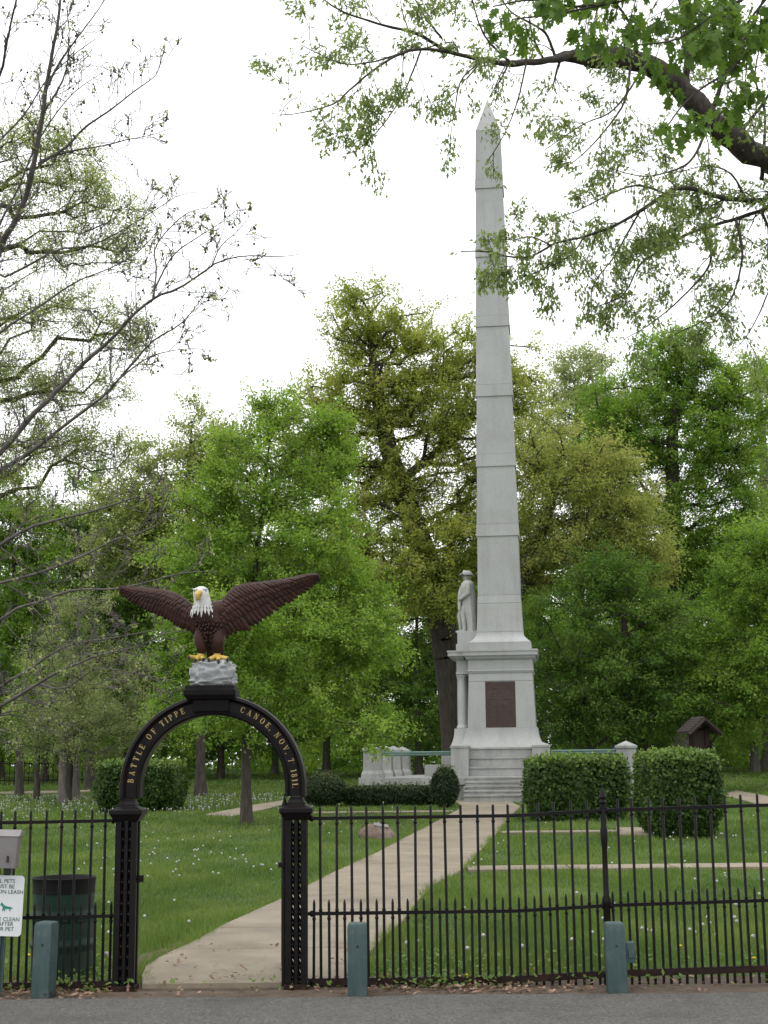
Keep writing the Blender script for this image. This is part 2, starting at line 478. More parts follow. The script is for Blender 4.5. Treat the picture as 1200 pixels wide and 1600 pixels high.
while ys0[-1] < 46.6: ys0.append(ys0[-1] + (1.55 if ys0[-1] > 13 else 1.9))
slabs = []
for a, b in zip(ys0[:-1], ys0[1:]):
    yy = np.linspace(a + .018, b - .018, 5)
    slabs.append([(edge_x(LP, y), y) for y in yy[::-1]] + [(edge_x(RP, y), y) for y in yy])
yy = np.linspace(11.55, 46.9, 60)
path_thing('path', 'tan concrete path running from the gate to the monument steps',
           [(edge_x(RP, y) + .03, y) for y in yy] + [(edge_x(LP, y) - .03, y) for y in yy[::-1]], slabs)
wy = np.linspace(11.7, 15.2, 15)
wd_ = np.array([.05, .22, .30, .34, .30, .33, .26, .30, .24, .20, .22, .15, .12, .08, .02])
wpts = [(edge_x(LP, y), y) for y in wy] + [(edge_x(LP, y) - w, y + .05) for y, w in zip(wy[::-1], wd_[::-1])]
wo = MB().add([(x, y, float(gh(x, y)) + .005) for x, y in wpts], [tuple(range(len(wpts)))]).build('worn_dirt', M['soil'])
tag(wo, 'bare dirt worn along the left edge of the path', 'dirt', kind='structure')
PATH_POLYS.append(np.array(wpts))
def strip_path(name, label, x0, x1, y0, y1, n, skew=0.0):
    xs = np.linspace(x0, x1, n + 1)
    sl = []
    f = lambda x: skew * (x - x0)
    for a, b in zip(xs[:-1], xs[1:]):
        sl.append([(a + .01, y0 + f(a)), (b - .01, y0 + f(b)), (b - .01, y1 + f(b)), (a + .01, y1 + f(a))])
    path_thing(name, label, [(x0, y0 - .02), (x1, y0 + f(x1) - .02), (x1, y1 + f(x1) + .02), (x0, y1 + .02)], sl)
cy = G(900, 1359)[1]
strip_path('cross_path', 'narrow concrete path crossing the lawn behind the fence', edge_x(RP, cy) + .05, 12.0, cy - .36, cy + .30, 7)
cy2 = G(900, 1302)[1]
strip_path('middle_path', 'half overgrown path strip leading to the clipped hedges', edge_x(RP, cy2) + .05, 5.0, cy2 - .25, cy2 + .25, 3)
a = G(965, 1308); b = G(1040, 1309); c = G(1035, 1296); d = G(963, 1296)
path_thing('hedge_path', 'short concrete slab path in front of the right hedge', [tuple(p[:2]) for p in (a, b, c, d)], [[tuple(p[:2]) for p in (a, b, c, d)]])
pp = poly_px([(1128, 1244), (1160, 1252), (1205, 1264), (1290, 1286), (1290, 1268), (1200, 1246), (1150, 1237)])
path_thing('side_path', 'pale path curving away beyond the right hedge', pp, [pp])
pp = poly_px([(322, 1275), (362, 1278), (400, 1270), (446, 1259), (446, 1252), (395, 1260)])
path_thing('lawn_path', 'tan path crossing the lawn seen through the gate arch', pp, [pp])
cy3 = G(580, 1271)[1]
strip_path('hedge_front_path', 'thin path strip in front of the low dark hedge', -2.6, edge_x(LP, cy3) - .05, cy3 - .3, cy3 + .3, 3)
pp = poly_px([(-140, 1248), (0, 1243), (140, 1239), (142, 1236), (0, 1239), (-140, 1243)])
path_thing('far_path', 'distant pale path below the left trees', pp, [pp])

# ------------------------------------------------------------------ monument
MY, MA = 51.5, math.radians(-7)
_f = P(783, 1100, MY - 1.18)
MX = _f[0] + 1.18 * math.sin(math.radians(7))
MZ = float(gh(0, 47.0))
mon = thing('obelisk_monument', 'tall pale granite obelisk on stepped pedestal with dark bronze plaque', 'monument', (MX, MY, MZ), MA)
def mz(py, depth): return float(P(778, py, MY - depth)[2]) - MZ          # height of a level seen at row py
def mw(wpx, py, depth): return wpx * float(P(779, py, MY - depth)[0] - P(778, py, MY - depth)[0])
GS, GR = M['granite_smooth'], M['granite']
# platform
zpl = mz(1213.5, 4.0)
MB().box(-4.72, 4.55, -4.0, 5.9, zpl - .26, zpl).build('platform_slab', GR, mon, bevel=.015)
MB().box(-4.58, 4.4, -3.85, 5.75, -.3, zpl - .26).build('platform_foundation', M['granite_rough'], mon)
# lower flight, five steps
zs = [0.12 + (zpl - .12) * k / 5 for k in range(1, 6)]
ylow = -5.35
hw_step = mw(52, 1230, 4.8)
prev = -.3
for k, z in enumerate(zs):
    y0 = ylow + .29 * k
    MB().box(-hw_step - .02 + .006 * k, hw_step + .02 - .006 * k, y0, -4.0 - .003, prev if k == 0 else zs[k - 1] + .002, z - .062).add(*MB().box(-hw_step - .03, hw_step + .03, y0 - .03, -4.0 - .004, z - .06, z).__dict__.values()).build('step', GR, mon, bevel=.008)
MB().box(-hw_step - .05, -hw_step - .022, -5.0, -4.0, -.3, zpl - .3).build('stair_side', GR, mon)
# podium, upper flight with cheek blocks
zpo = mz(1167.5, 1.9)
hp = 1.62
zu = [zpl + (zpo - zpl) * k / 3 for k in (1, 2, 3)]
for k, z in enumerate(zu):
    y0 = -2.75 + .33 * k
    MB().box(-hw_step, hw_step, y0, -1.70 - .003 * k, (zpl if k == 0 else zu[k - 1] + .002), z - .072).add(*MB().box(-hw_step, hw_step, y0 - .035, -1.70 - .003 * k, z - .07, z).__dict__.values()).build('step', GR, mon, bevel=.008)
for s in (-1, 1):
    x0, x1 = sorted((s * (hw_step + .004), s * (hw_step + .60)))
    b = MB().box(x0, x1, -2.95, -1.72, zpl, zpo - .02).build('cheek_block', GR, mon, bevel=.012)
    cx = (x0 + x1) / 2
    MB().prof([(x0 - .02, x1 + .02, -2.97, -1.70, zpo - .02), (x0 - .02, x1 + .02, -2.97, -1.70, zpo + .05), (cx - .02, cx + .02, -2.4, -2.3, zpo + .16)]).build('cap', GR, b)
MB().box(-hp, hp, -1.69, hp, zpl, zpo).build('podium', GR, mon, bevel=.012)
# side flights seen in profile
for s in (-1, 1):
    for k, (w, yp) in enumerate(((2.75, 1194), (2.15, 1180))):
        z1 = mz(yp, 1.0)
        x0, x1 = sorted((s * (hp + .003 + .001 * k), s * w))
        MB().box(x0, x1, -1.25 - .01 * k, 1.25, zpl if k == 0 else mz(1194, 1.0) + .002, z1).build('step', GR, mon, bevel=.012)
# flared base
zb = mz(1137, 1.25)
def flare(w0, w1, z0, z1, n=7, straight=.25):
    out = []
    for k in range(n):
        t = k / (n - 1)
        w = w1 + (w0 - w1) * (1 - t) ** 2.2
        out.append((-w, w, -w, w, z0 + (z1 - z0) * t))
    return out
wb0, wb1 = mw(67, 1165, 1.4), mw(56, 1138, 1.2)
MB().prof(flare(wb0, wb1, zpo + .003, zb)).build('base', GS, mon, smooth=True, angle=50)
pxl = -mw(74, 1137, .9)
lv = flare(.17, .0, zpo + .003, zb - .004)
MB().prof([(pxl - l[1], -wb1 + .12, -1.05 - l[1], 1.05 + l[1], l[4]) for l in lv]).build('portico_base', GS, mon, smooth=True, angle=50)
# die: lower block of corner stones, lintel, frieze, mouldings
zd1 = mz(1064, 1.1)
wd0, wd1 = mw(53, 1136, 1.14), mw(50, 1064, 1.1)
pl_w = mw(23.3, 1100, 1.12)
core = MB().prof([(-wd0 + .03, wd0 - .03, -wd0 + .03, wd0 - .03, zb), (-wd1 + .03, wd1 - .03, -wd1 + .03, wd1 - .03, zd1)]).build('die_core', GS, mon)
plx = -.02
for s in (-1, 1):                                   # the stones flanking the plaque on the near face
    a0, a1 = sorted((s * wd0, plx + s * (pl_w + .004)))
    b0, b1 = sorted((s * wd1, plx + s * (pl_w + .004)))
    MB().prof([(a0, a1, -wd0, wd0 - .0, zb + .002), (b0, b1, -wd1, wd1, zd1 - .004)]).build('die_stone', GS, mon, bevel=.008)
MB().prof([(-wd1 - .002, wd1 + .002, -wd1 - .002, wd1 + .002, zd1 + .004), (-wd1 + .01, wd1 - .01, -wd1 + .01, wd1 - .01, mz(1052, 1.1))]).build('lintel', GS, mon, bevel=.006)
zl = mz(1052, 1.1)
zm, zf, zc0, zc1 = mz(1044, 1.1), mz(1031, 1.1), mz(1024, 1.3), mz(1014.5, 1.35)
MB().prof([(-w, w, -w, w, z) for w, z in ((wd1 + .0, zl + .002), (wd1 + .045, zl + .09), (wd1 + .045, zl + .10), (wd1 + .02, (zl + zm) / 2 + .03), (wd1 + .02, zm))]).build('moulding', GS, mon)
MB().prof([(-w, w, -w, w, z) for w, z in ((wd1 + .01, zm + .002), (wd1 + .005, zf))]).build('frieze', GS, mon)
wc = mw(58.5, 1019, 1.3)
xl = -mw(81, 1019, .9)
MB().prof([(-w, w, -w, w, z) for w, z in ((wd1 + .03, zf + .002), (wd1 + .10, zf + .06), (wc - .06, zc0), (wc, zc0 + .01), (wc, zc1 - .07), (wc + .025, zc1 - .06), (wc + .025, zc1))]).build('cornice', GS, mon)
# plaque with raised lettering rows
pz0, pz1 = mz(1136.5, 1.2), mz(1065, 1.1)
ang = math.atan2(wd0 - wd1, zd1 - zb)
plq_o = MB().prof([(plx - pl_w, plx + pl_w, -wd0 + .004, -wd0 + .05, pz0 + .004), (plx - pl_w, plx + pl_w, -wd1 + .004, -wd1 + .05, pz1 - .004)]).build('plaque', M['bronze'], mon)
tag(plq_o, 'dark red-brown bronze plaque with faint raised lettering')
rnd = random.Random(4)
H_ = pz1 - pz0
rows = [(.115, .42, .036), (.165, .18, .022), (.215, .72, .028), (.26, .86, .028), (.305, .80, .028), (.35, .84, .028), (.40, .30, .022), (.445, .62, .034), (.49, .5, .03)]
for t, wfrac, hh in rows:
    x = -pl_w * wfrac; tx = MB()
    z = pz1 - t * H_
    yy_ = -(wd0 + (wd1 - wd0) * (z - zb) / (zd1 - zb)) + .002
    while x < pl_w * wfrac - .03:
        L = rnd.uniform(.012, .03)
        tx.box(plx + x, plx + x + L, yy_ - .004, yy_ + .006, z - hh * rnd.uniform(.5, .7), z + hh * rnd.uniform(.5, .7))
        x += L + rnd.choice((.012, .012, .012, .04))
    tx.build('lettering_row', M['plaque_text'], plq_o)['kind'] = 'stuff'
# portico on the left face: two columns, entablature, cornice, statue pedestal
px0 = -mw(70, 1100, .9); pcx = px0 + .18
for s in (-1, 1):
    zc_b = zb
    pr = [(.20, .0), (.20, .07), (.175, .10), (.165, .14), (.168, .5), (.15, (zl - zb) - .22), (.15, zl - zb - .2), (.17, zl - zb - .17), (.15, zl - zb - .15), (.19, zl - zb - .06), (.19, zl - zb - .01)]
    MB().lathe(pr, 20, (pcx, s * .78, zb + .002)).build('column', GS, mon, smooth=True)
MB().box(px0, -wd1 + .02, -.99, .99, zl, zl + .09).build('portico_moulding', GS, mon)
MB().box(px0 + .02, -wd1 + .03, -.97, .97, zl + .092, zf + .04).build('portico_frieze', GS, mon)
MB().prof([(xl + .25, -wc + .03, -1.05, 1.05, zf + .042), (xl + .05, -wc + .03, -1.2, 1.2, zc0 + .003), (xl, -wc + .03, -1.25, 1.25, zc0 + .013), (xl, -wc + .03, -1.25, 1.25, zc1 - .073), (xl - .025, -wc + .03, -1.27, 1.27, zc1 - .063), (xl - .025, -wc + .03, -1.27, 1.27, zc1 - .003)]).build('portico_cornice', GS, mon)
zst = mz(985, .6)
spx = -mw(68, 1000, .6)
MB().box(spx - .03, -.9, -.62, .62, zc1, mz(1005, .6)).build('statue_plinth', GS, mon, bevel=.01)
MB().box(spx + .02, -.7, -.55, .55, mz(1005, .6) + .003, zst).build('statue_plinth', GS, mon, bevel=.01)
# shaft
wf0 = mw(48.5, 1005, 1.05)
zf0, zf1, z943, z930 = mz(1003, 1.05), mz(987, .85), mz(942.5, .75), mz(930, .73)
wf1, w943, w930 = mw(36.3, 987, .8), mw(33.8, 943, .75), mw(33.0, 930, .73)
MB().box(-wf0, wf0, -wf0, wf0, zc1 + .002, zf0).build('shaft_plinth', GS, mon, bevel=.01)
MB().prof(flare(wf0 - .01, wf1, zf0 + .002, zf1)).build('shaft_flare', GS, mon, smooth=True, angle=50)
def course(name, w0, z0, w1, z1, bev=.008):
    g_ = .005
    MB().prof([(-w0, w0, -w0, w0, z0 + g_), (-w1, w1, -w1, w1, z1)]).build(name, GS, mon, bevel=bev)
def stone_stack(name, levels):
    MB().prof([(-w, w, -w, w, z) for w, z in levels]).build(name, GS, mon, smooth=True, angle=30)
stone_stack('shaft_course', [(wf1 - .004, zf1 + .008), (wf1 + (w943 - wf1) * .45, zf1 + (z943 - zf1) * .3), (wf1 + (w943 - wf1) * .8, zf1 + (z943 - zf1) * .65), (w943, z943)])
course('shaft_band', w943 + .004, z943, w930 + .003, z930)
lips = [838, 729, 619, 509.6, 400, 292]
tops = [819.5, 710, 601, 493, 385, 278]
zz0, w0 = z930, w930
zr0, zr1 = mz(838, .7), mz(203, .45)
wr0, wr1 = mw(31.6, 838, .7), mw(18.9, 203, .45)
def wz(z): return wr0 + (wr1 - wr0) * (z - zr0) / (zr1 - zr0)
for l, t in zip(lips, tops):
    zl_, zt_ = mz(l, .6), mz(t, .6)
    course('shaft_course', w0, zz0, wz(zl_), zl_ - .003, .006)
    course('shaft_band', wz(zl_) + .035, zl_ - .01, wz(zt_) + .030, zt_, .006)
    zz0, w0 = zt_, wz(zt_) + .022
course('shaft_course', w0, zz0, wz(zr1), zr1, .006)
MB().prof([(-wr1, wr1, -wr1, wr1, zr1 + .006), (-.012, .012, -.012, .012, mz(156, 0))]).build('pyramidion', GS, mon)
# terrace posts and rails
def terrace_post(x, y, w=.31):
    zt = zpl + mw(47, 1190, 3.6)
    b = MB().prof([(x - w - .06, x + w + .06, y - w - .06, y + w + .06, zpl - .0), (x - w - .05, x + w + .05, y - w - .05, y + w + .05, zpl + .12), (x - w, x + w, y - w, y + w, zpl + .24), (x - w + .02, x + w - .02, y - w + .02, y + w - .02, zt - .12)]).build('terrace_post', GR, mon, bevel=.01)
    MB().prof([(x - w - .02, x + w + .02, y - w - .02, y + w + .02, zt - .118), (x - w - .02, x + w + .02, y - w - .02, y + w + .02, zt - .04), (x - .01, x + .01, y - .01, y + .01, zt + .12)]).build('cap', GR, b)
for y in (-3.55, -.6, 2.4, 5.4): terrace_post(-4.28, y)
for y in (-3.55, 5.4): terrace_post(4.2, y, .34)
zr = mz(1175.5, 3.3)
for a, b, yy in ((-3.97, -hw_step - .6, -2.6), (hw_step + .6, 3.9, -2.6)):
    for dz, dy in ((.03, 0), (-.05, .12)):
        MB().tube([(a, -2.85 + dy if a > 0 else -3.5 + dy, zr + dz), (b, -3.5 + dy if a > 0 else -2.85 + dy, zr + dz)], .035, 8).build('rail', M['verdigris'], mon, smooth=True)

# statue of a cloaked officer, facing along the monument's left face
sp = Matrix.Rotation(MA, 3, 'Z') @ Vector(((spx - .65) / 2 - .06, 0, 0))
st = thing('officer_statue', 'pale stone statue of cloaked man in brimmed hat beside the obelisk shaft', 'statue', (MX + sp.x, MY + sp.y, MZ + zst), MA)
SH = mw(98, 935, .3)
def st_fig():
    """One continuous robed figure, facing -x, about SH tall."""
    n = 28
    lv = [  # z, cx, rx(front-back), ry(side), fold
        (.00, .05, .105, .17, .03), (.10, .05, .10, .165, .04), (.22, .045, .105, .16, .04), (.34, .03, .115, .155, .04), (.46, .02, .12, .15, .03),
        (.55, .01, .12, .145, .02), (.64, .0, .115, .145, .015), (.72, -.005, .112, .15, .01), (.78, .0, .105, .15, .005), (.81, .005, .09, .13, 0), (.835, .0, .06, .075, 0), (.86, -.012, .04, .04, 0)]
    vs, fs = [], []
    for z, cx, rx, ry, fo in lv:
        for i in range(n):
            w = 2 * math.pi * i / n
            k = 1 + fo * 4 * .5 * math.sin(5 * w + z * 3) + fo * 1.6 * math.sin(9 * w + 1.3)
            k *= 1 - .25 * max(0, -math.cos(w)) * (1 - z / .5 if z < .5 else 0)
            vs.append(((cx + rx * math.cos(w) * k) * SH, ry * math.sin(w) * k * SH, z * SH))
    for k in range(len(lv) - 1):
        for i in range(n):
            j = (i + 1) % n
            fs.append((k * n + i, k * n + j, k * n + n + j, k * n + n + i))
    fs.append(tuple(range(n - 1, -1, -1))); fs.append(tuple((len(lv) - 1) * n + i for i in range(n)))
    mb = MB().add(vs, fs)
    # legs stepping out in front of the cloak, boots
    for s, dx in ((-1, -.03), (1, -.09)):
        mb.tube([(-.02 * SH, s * .055 * SH, .5 * SH), ((-.05 + dx) * SH, s * .06 * SH, .28 * SH), ((-.03 + dx) * SH, s * .06 * SH, .07 * SH), ((-.035 + dx) * SH, s * .06 * SH, .02 * SH)], [.06 * SH, .048 * SH, .036 * SH, .036 * SH], 10)
        mb.tube([((-.02 + dx) * SH, s * .06 * SH, .022 * SH), ((-.12 + dx) * SH, s * .065 * SH, .018 * SH)], [.026 * SH, .02 * SH], 8)
    # arms: near arm bent to the sword hilt, far arm on the belt
    for s in (-1, 1):
        mb.tube([(.01 * SH, s * .135 * SH, .77 * SH), (.025 * SH, s * .165 * SH, .62 * SH), (-.07 * SH, s * .13 * SH, .55 * SH), (-.115 * SH, s * .09 * SH, .53 * SH)], [.045 * SH, .042 * SH, .034 * SH, .026 * SH], 10)
        mb.ball((-.125 * SH, s * .08 * SH, .53 * SH), .026 * SH)
    # coat front, lapels
    mb.tube([(-.09 * SH, -.05 * SH, .74 * SH), (-.125 * SH, -.035 * SH, .62 * SH), (-.13 * SH, -.05 * SH, .5 * SH), (-.14 * SH, -.07 * SH, .36 * SH)], [.03 * SH, .035 * SH, .035 * SH, .02 * SH], 8)
    mb.tube([(-.09 * SH, .05 * SH, .74 * SH), (-.125 * SH, .035 * SH, .62 * SH), (-.13 * SH, .05 * SH, .5 * SH), (-.14 * SH, .07 * SH, .36 * SH)], [.03 * SH, .035 * SH, .035 * SH, .02 * SH], 8)
    # head with nose, chin, ear
    mb.ball((-.02 * SH, 0, .90 * SH), (.052 * SH, .043 * SH, .062 * SH), 14, 10)
    mb.tube([(-.066 * SH, 0, .918 * SH), (-.088 * SH, 0, .896 * SH), (-.068 * SH, 0, .888 * SH)], [.006 * SH, .012 * SH, .008 * SH], 6)
    mb.ball((-.055 * SH, 0, .862 * SH), (.02 * SH, .018 * SH, .015 * SH), 8, 6)
    for s in (-1, 1): mb.ball((-.01 * SH, s * .044 * SH, .9 * SH), (.012 * SH, .006 * SH, .018 * SH), 8, 6)
    return mb
st_fig().build('figure', M['marble'], st, smooth=True, angle=60)
hat = MB().lathe([(.05, .925), (.078, .93), (.080, .945), (.072, .970), (.054, .990), (.025, 1.0), (.001, 1.002)], 20, (-.005, 0, 0))
hat.lathe([(.05, .926), (.085, .918), (.130, .922), (.130, .932), (.085, .936), (.05, .940)], 24, (-.01, 0, 0))
hat.v = [(x * SH * 1.02, y * SH * (0.8), (z + (.02 if x < -.05 else 0) - .5 * max(0, abs(x + .01) - .08)) * SH) for x, y, z in hat.v]
hat.build('hat', M['marble'], st, smooth=True)
MB().tube([(-.14 * SH, -.07 * SH, .52 * SH), (-.13 * SH, -.085 * SH, .02 * SH)], .009 * SH, 6).build('sword', M['marble'], st, smooth=True)
MB().box(-.17 * SH, .13 * SH, -.15 * SH, .15 * SH, 0, .012 * SH).build('base', M['marble'], st)

# ------------------------------------------------------------------ gate arch
GY = 11.62
PXM = float(np.linalg.norm(P(335, 1300, GY) - P(334, 1300, GY)))          # metres per photo pixel at the gate
ac = P(334, 1231, GY)
gate_x = ac[0]
gate = thing('gate_arch', 'black iron gate arch with gold lettering on lattice piers', 'gate arch', (gate_x, GY, float(gh(0, GY))))
gz0 = float(gh(0, GY))
RO, RI = 145.5 * PXM, 113 * PXM
az = ac[2] - gz0
T = 90 * PXM * .5 / 2
def arc_sweep(prof, a0, a1, n, zdrop=0.0):
    """Sweep an (r, y) profile along the arch; legs run straight down by zdrop."""
    vs, fs = [], []
    st_ = [(a0, -zdrop)] + [(a0 + (a1 - a0) * k / n, 0) for k in range(n + 1)] + [(a1, -zdrop)]
    for a, dz in st_:
        for r, y in prof: vs.append((r * math.cos(a), y, az + r * math.sin(a) + dz))
    m_ = len(prof)
    for k in range(len(st_) - 1):
        for i in range(m_):
            j = (i + 1) % m_
            fs.append((k * m_ + i, k * m_ + j, (k + 1) * m_ + j, (k + 1) * m_ + i))
    fs.append(tuple(range(m_))); fs.append(tuple((len(st_) - 1) * m_ + i for i in range(m_)))
    return MB().add(vs, fs)
yf = -.085
prof = [(RI, .08), (RI, yf), (RI + .018, yf - .012), (RI + .034, yf), (RI + .036, yf + .014), (RO - .050, yf + .014), (RO - .048, yf - .002), (RO - .028, yf - .022), (RO - .006, yf - .012), (RO, yf + .01), (RO, .08)]
arch_o = arc_sweep(prof, math.pi, 0, 64, 14 * PXM).build('arch', M['iron'], gate, smooth=True, angle=50)
# keystone plinth
kx0, kx1 = (288 - 334) * PXM, (370 - 334) * PXM
def gzp(py): return float(P(334, py, GY)[2]) - gz0
MB().prof([(kx0 + .075, kx1 - .06, -.10, .10, gzp(1113)), (kx0 + .07, kx1 - .055, -.11, .11, gzp(1094)), ]).build('keystone', M['iron'], gate, bevel=.008)
MB().prof([(kx0 + .03, kx1 - .02, -.14, .14, gzp(1094) + .001), (kx0 + .005, kx1 + .0, -.165, .165, gzp(1087)), (kx0, kx1 + .003, -.168, .168, gzp(1079)), (kx0 + .012, kx1 - .01, -.15, .15, gzp(1078)), (kx0 + .012, kx1 - .01, -.15, .15, gzp(1072.5))]).build('plinth', M['iron'], gate, bevel=.004)
# piers
def pier(xa, xb):
    cx, hw = (xa + xb) / 2, (xb - xa) / 2
    zc = gzp(1276)
    cap = MB().prof([(cx - hw - .005, cx + hw + .005, -hw - .005, hw + .005, zc - .03), (cx - hw - .03, cx + hw + .03, -hw - .03, hw + .03, zc + .01), (cx - hw - .045, cx + hw + .045, -hw - .045, hw + .045, zc + .03), (cx - hw - .045, cx + hw + .045, -hw - .045, hw + .045, zc + .062), (cx - hw - .01, cx + hw + .01, -hw - .02, hw + .02, zc + .078),
                     (cx - hw + .015, cx + hw - .015, -hw, hw, zc + .09), (cx - hw + .015, cx + hw - .015, -hw, hw, zc + .105), (cx - hw + .03, cx + hw - .03, -hw + .01, hw - .01, zc + .13), (cx - hw + .035, cx + hw - .035, -hw + .01, hw - .01, zc + .15)]).build('capital', M['iron'], gate, bevel=.003)
    for sx in (-1, 1):
        for sy in (-1, 1):
            w = .024
            MB().box(cx + sx * (hw - w) - w, cx + sx * (hw - w) + w, sy * (hw - w) - w, sy * (hw - w) + w, -.05, zc - .031).build('corner_bar', M['iron'], gate, bevel=.004)
    for sy in (-1, 1):
        MB().box(cx - .014, cx + .014, sy * (hw - .02) - .012, sy * (hw - .02) + .012, -.02, zc - .032).build('centre_bar', M['iron'], gate, bevel=.003)
    MB().box(cx - hw - .01, cx + hw + .01, -hw - .01, hw + .01, -.05, .04).build('pier_foot', M['iron_rust'], gate, bevel=.004)
    nl = 15
    for face in range(4):
        lat = MB()
        for k in range(nl):
            z0 = .05 + (zc - .1) * k / nl; z1 = .05 + (zc - .1) * (k + 1) / nl
            for c0, c1 in ((-hw + .04, -.01), (.01, hw - .04)):
                for a, b, dd in ((c0, c1, .0), (c1, c0, .005)):
                    off = hw - .03 - dd
                    if face == 0: q = [(cx + a, -off, z0), (cx + b, -off, z1)]
                    elif face == 1: q = [(cx + a, off, z0), (cx + b, off, z1)]
                    elif face == 2: q = [(cx - off, a, z0), (cx - off, b, z1)]
                    else: q = [(cx + off, a, z0), (cx + off, b, z1)]
                    lat.tube(q, .008, 4)
                mid = (c0 + c1) / 2; zm_ = (z0 + z1) / 2; off = hw - .03
                p_ = [(cx + mid, -off, zm_), (cx + mid, off, zm_), (cx - off, mid, zm_), (cx + off, mid, zm_)][face]
                lat.ball(p_, .016, 6, 4)
        lat.build('lattice', M['iron'], gate)
xLa, xLb = (184 - 334) * PXM, (217.5 - 334) * PXM
xRa, xRb = (447.5 - 334) * PXM, (481 - 334) * PXM
pier(xLa, xLb); pier(xRa, xRb)
MB().box(xLb + .001, xLb + .05, -.03, .0, gzp(1377), gzp(1366)).build('latch_keeper', M['iron'], gate, bevel=.004)
# lettering: serif strokes in a unit-high box
TH, TN, SF = .18, .08, .06
def gl_arc(cx, cy, rx, ry, a0, a1, n=12, wide=TH, thin=TN):
    out = []
    for k in range(n):
        A0 = math.radians(a0 + (a1 - a0) * k / n); A1 = math.radians(a0 + (a1 - a0) * (k + 1) / n)
        q = []
        for A, s in ((A0, 1), (A1, 1), (A1, 0), (A0, 0)):
            w = thin + (wide - thin) * abs(math.cos(A))
            rr = (rx - (w if s == 0 else 0), ry - (thin if s == 0 else 0))
            q.append((cx + rr[0] * math.cos(A), cy + rr[1] * math.sin(A)))
        out.append(q)
    return out
def R_(x0, y0, x1, y1): return [(x0, y0), (x1, y0), (x1, y1), (x0, y1)]
def ser(x, y, w=.17): return R_(x - w, y, x + w, y + SF)
def stem(x): return [R_(x - TH / 2, 0, x + TH / 2, 1), ser(x, 0), ser(x, 1 - SF)]
GLYPH = {
    'B': (.72, stem(.17) + [R_(.2, 0, .42, TN), R_(.2, .48, .42, .48 + TN), R_(.2, 1 - TN, .42, 1)] + gl_arc(.40, .265, .32, .265, -90, 90, 10) + gl_arc(.38, .755, .27, .245, -90, 90, 10)),
    'A': (.84, [[(.13, 0), (.22, 0), (.45, .95), (.38, 1)], [(.58, 0), (.78, 0), (.47, 1), (.36, 1)], R_(.25, .28, .62, .36), ser(.17, 0, .13), ser(.68, 0, .17)]),
    'T': (.74, [R_(.27, 0, .48, 1), ser(.375, 0), R_(.02, 1 - TN, .73, 1), [(.02, .72), (.08, .72), (.10, .92), (.02, .95)], [(.67, .72), (.73, .72), (.73, .95), (.65, .92)]]),
    'L': (.66, stem(.17) + [R_(.2, 0, .64, TN), [(.57, .08), (.64, .05), (.64, .3), (.59, .3)]]),
    'E': (.70, stem(.17) + [R_(.2, 0, .66, TN), R_(.2, 1 - TN, .64, 1), R_(.2, .46, .46, .54), R_(.44, .36, .50, .64), [(.59, .08), (.66, .05), (.66, .28), (.61, .28)], [(.59, .74), (.64, .74), (.64, .95), (.58, .92)]]),
    'O': (.84, gl_arc(.42, .5, .40, .52, 0, 360, 24)),
    'F': (.66, stem(.17) + [R_(.2, 1 - TN, .64, 1), R_(.2, .46, .46, .54), R_(.44, .36, .50, .64), [(.59, .74), (.64, .74), (.64, .95), (.58, .92)]]),
    'I': (.36, stem(.18)),
    'P': (.68, stem(.17) + [R_(.2, .42, .4, .42 + TN), R_(.2, 1 - TN, .4, 1)] + gl_arc(.38, .71, .29, .29, -90, 90, 10)),
    'C': (.78, gl_arc(.42, .5, .40, .52, 40, 320, 20) + [[(.66, .62), (.73, .62), (.73, .95), (.69, .9)], [(.68, .1), (.74, .22), (.70, .3), (.64, .2)]]),
    'N': (.84, [R_(.12, 0, .20, 1), R_(.62, 0, .70, 1), [(.10, 1), (.28, 1), (.70, 0), (.60, 0)], ser(.16, 0, .13), ser(.12, 1 - SF, .12), ser(.66, 1 - SF, .13)]),
    'V': (.82, [[(.04, 1), (.24, 1), (.48, .05), (.40, 0)], [(.64, 1), (.72, 1), (.46, 0), (.38, 0)], ser(.14, 1 - SF, .15), ser(.68, 1 - SF, .12)]),
    '7': (.58, [R_(.04, 1 - .12, .56, 1), [(.46, .9), (.56, .95), (.34, 0), (.16, 0)], R_(.04, .72, .10, .95)]),
    '1': (.42, [R_(.14, 0, .34, 1), ser(.24, 0), [(.02, .78), (.14, .84), (.14, 1), (.10, .92)]]),
    '8': (.62, gl_arc(.31, .26, .30, .27, 0, 360, 18, .17) + gl_arc(.31, .75, .25, .26, 0, 360, 18, .15)),
    '.': (.26, [R_(.04, 0, .2, .16)]), ',': (.26, [R_(.04, 0, .2, .16), [(.12, .02), (.2, .02), (.1, -.18), (.04, -.15)]]),
    "'": (.2, [[(.05, .95), (.13, .95), (.11, .78), (.07, .78)]]),
}
LH = 9.0 * PXM
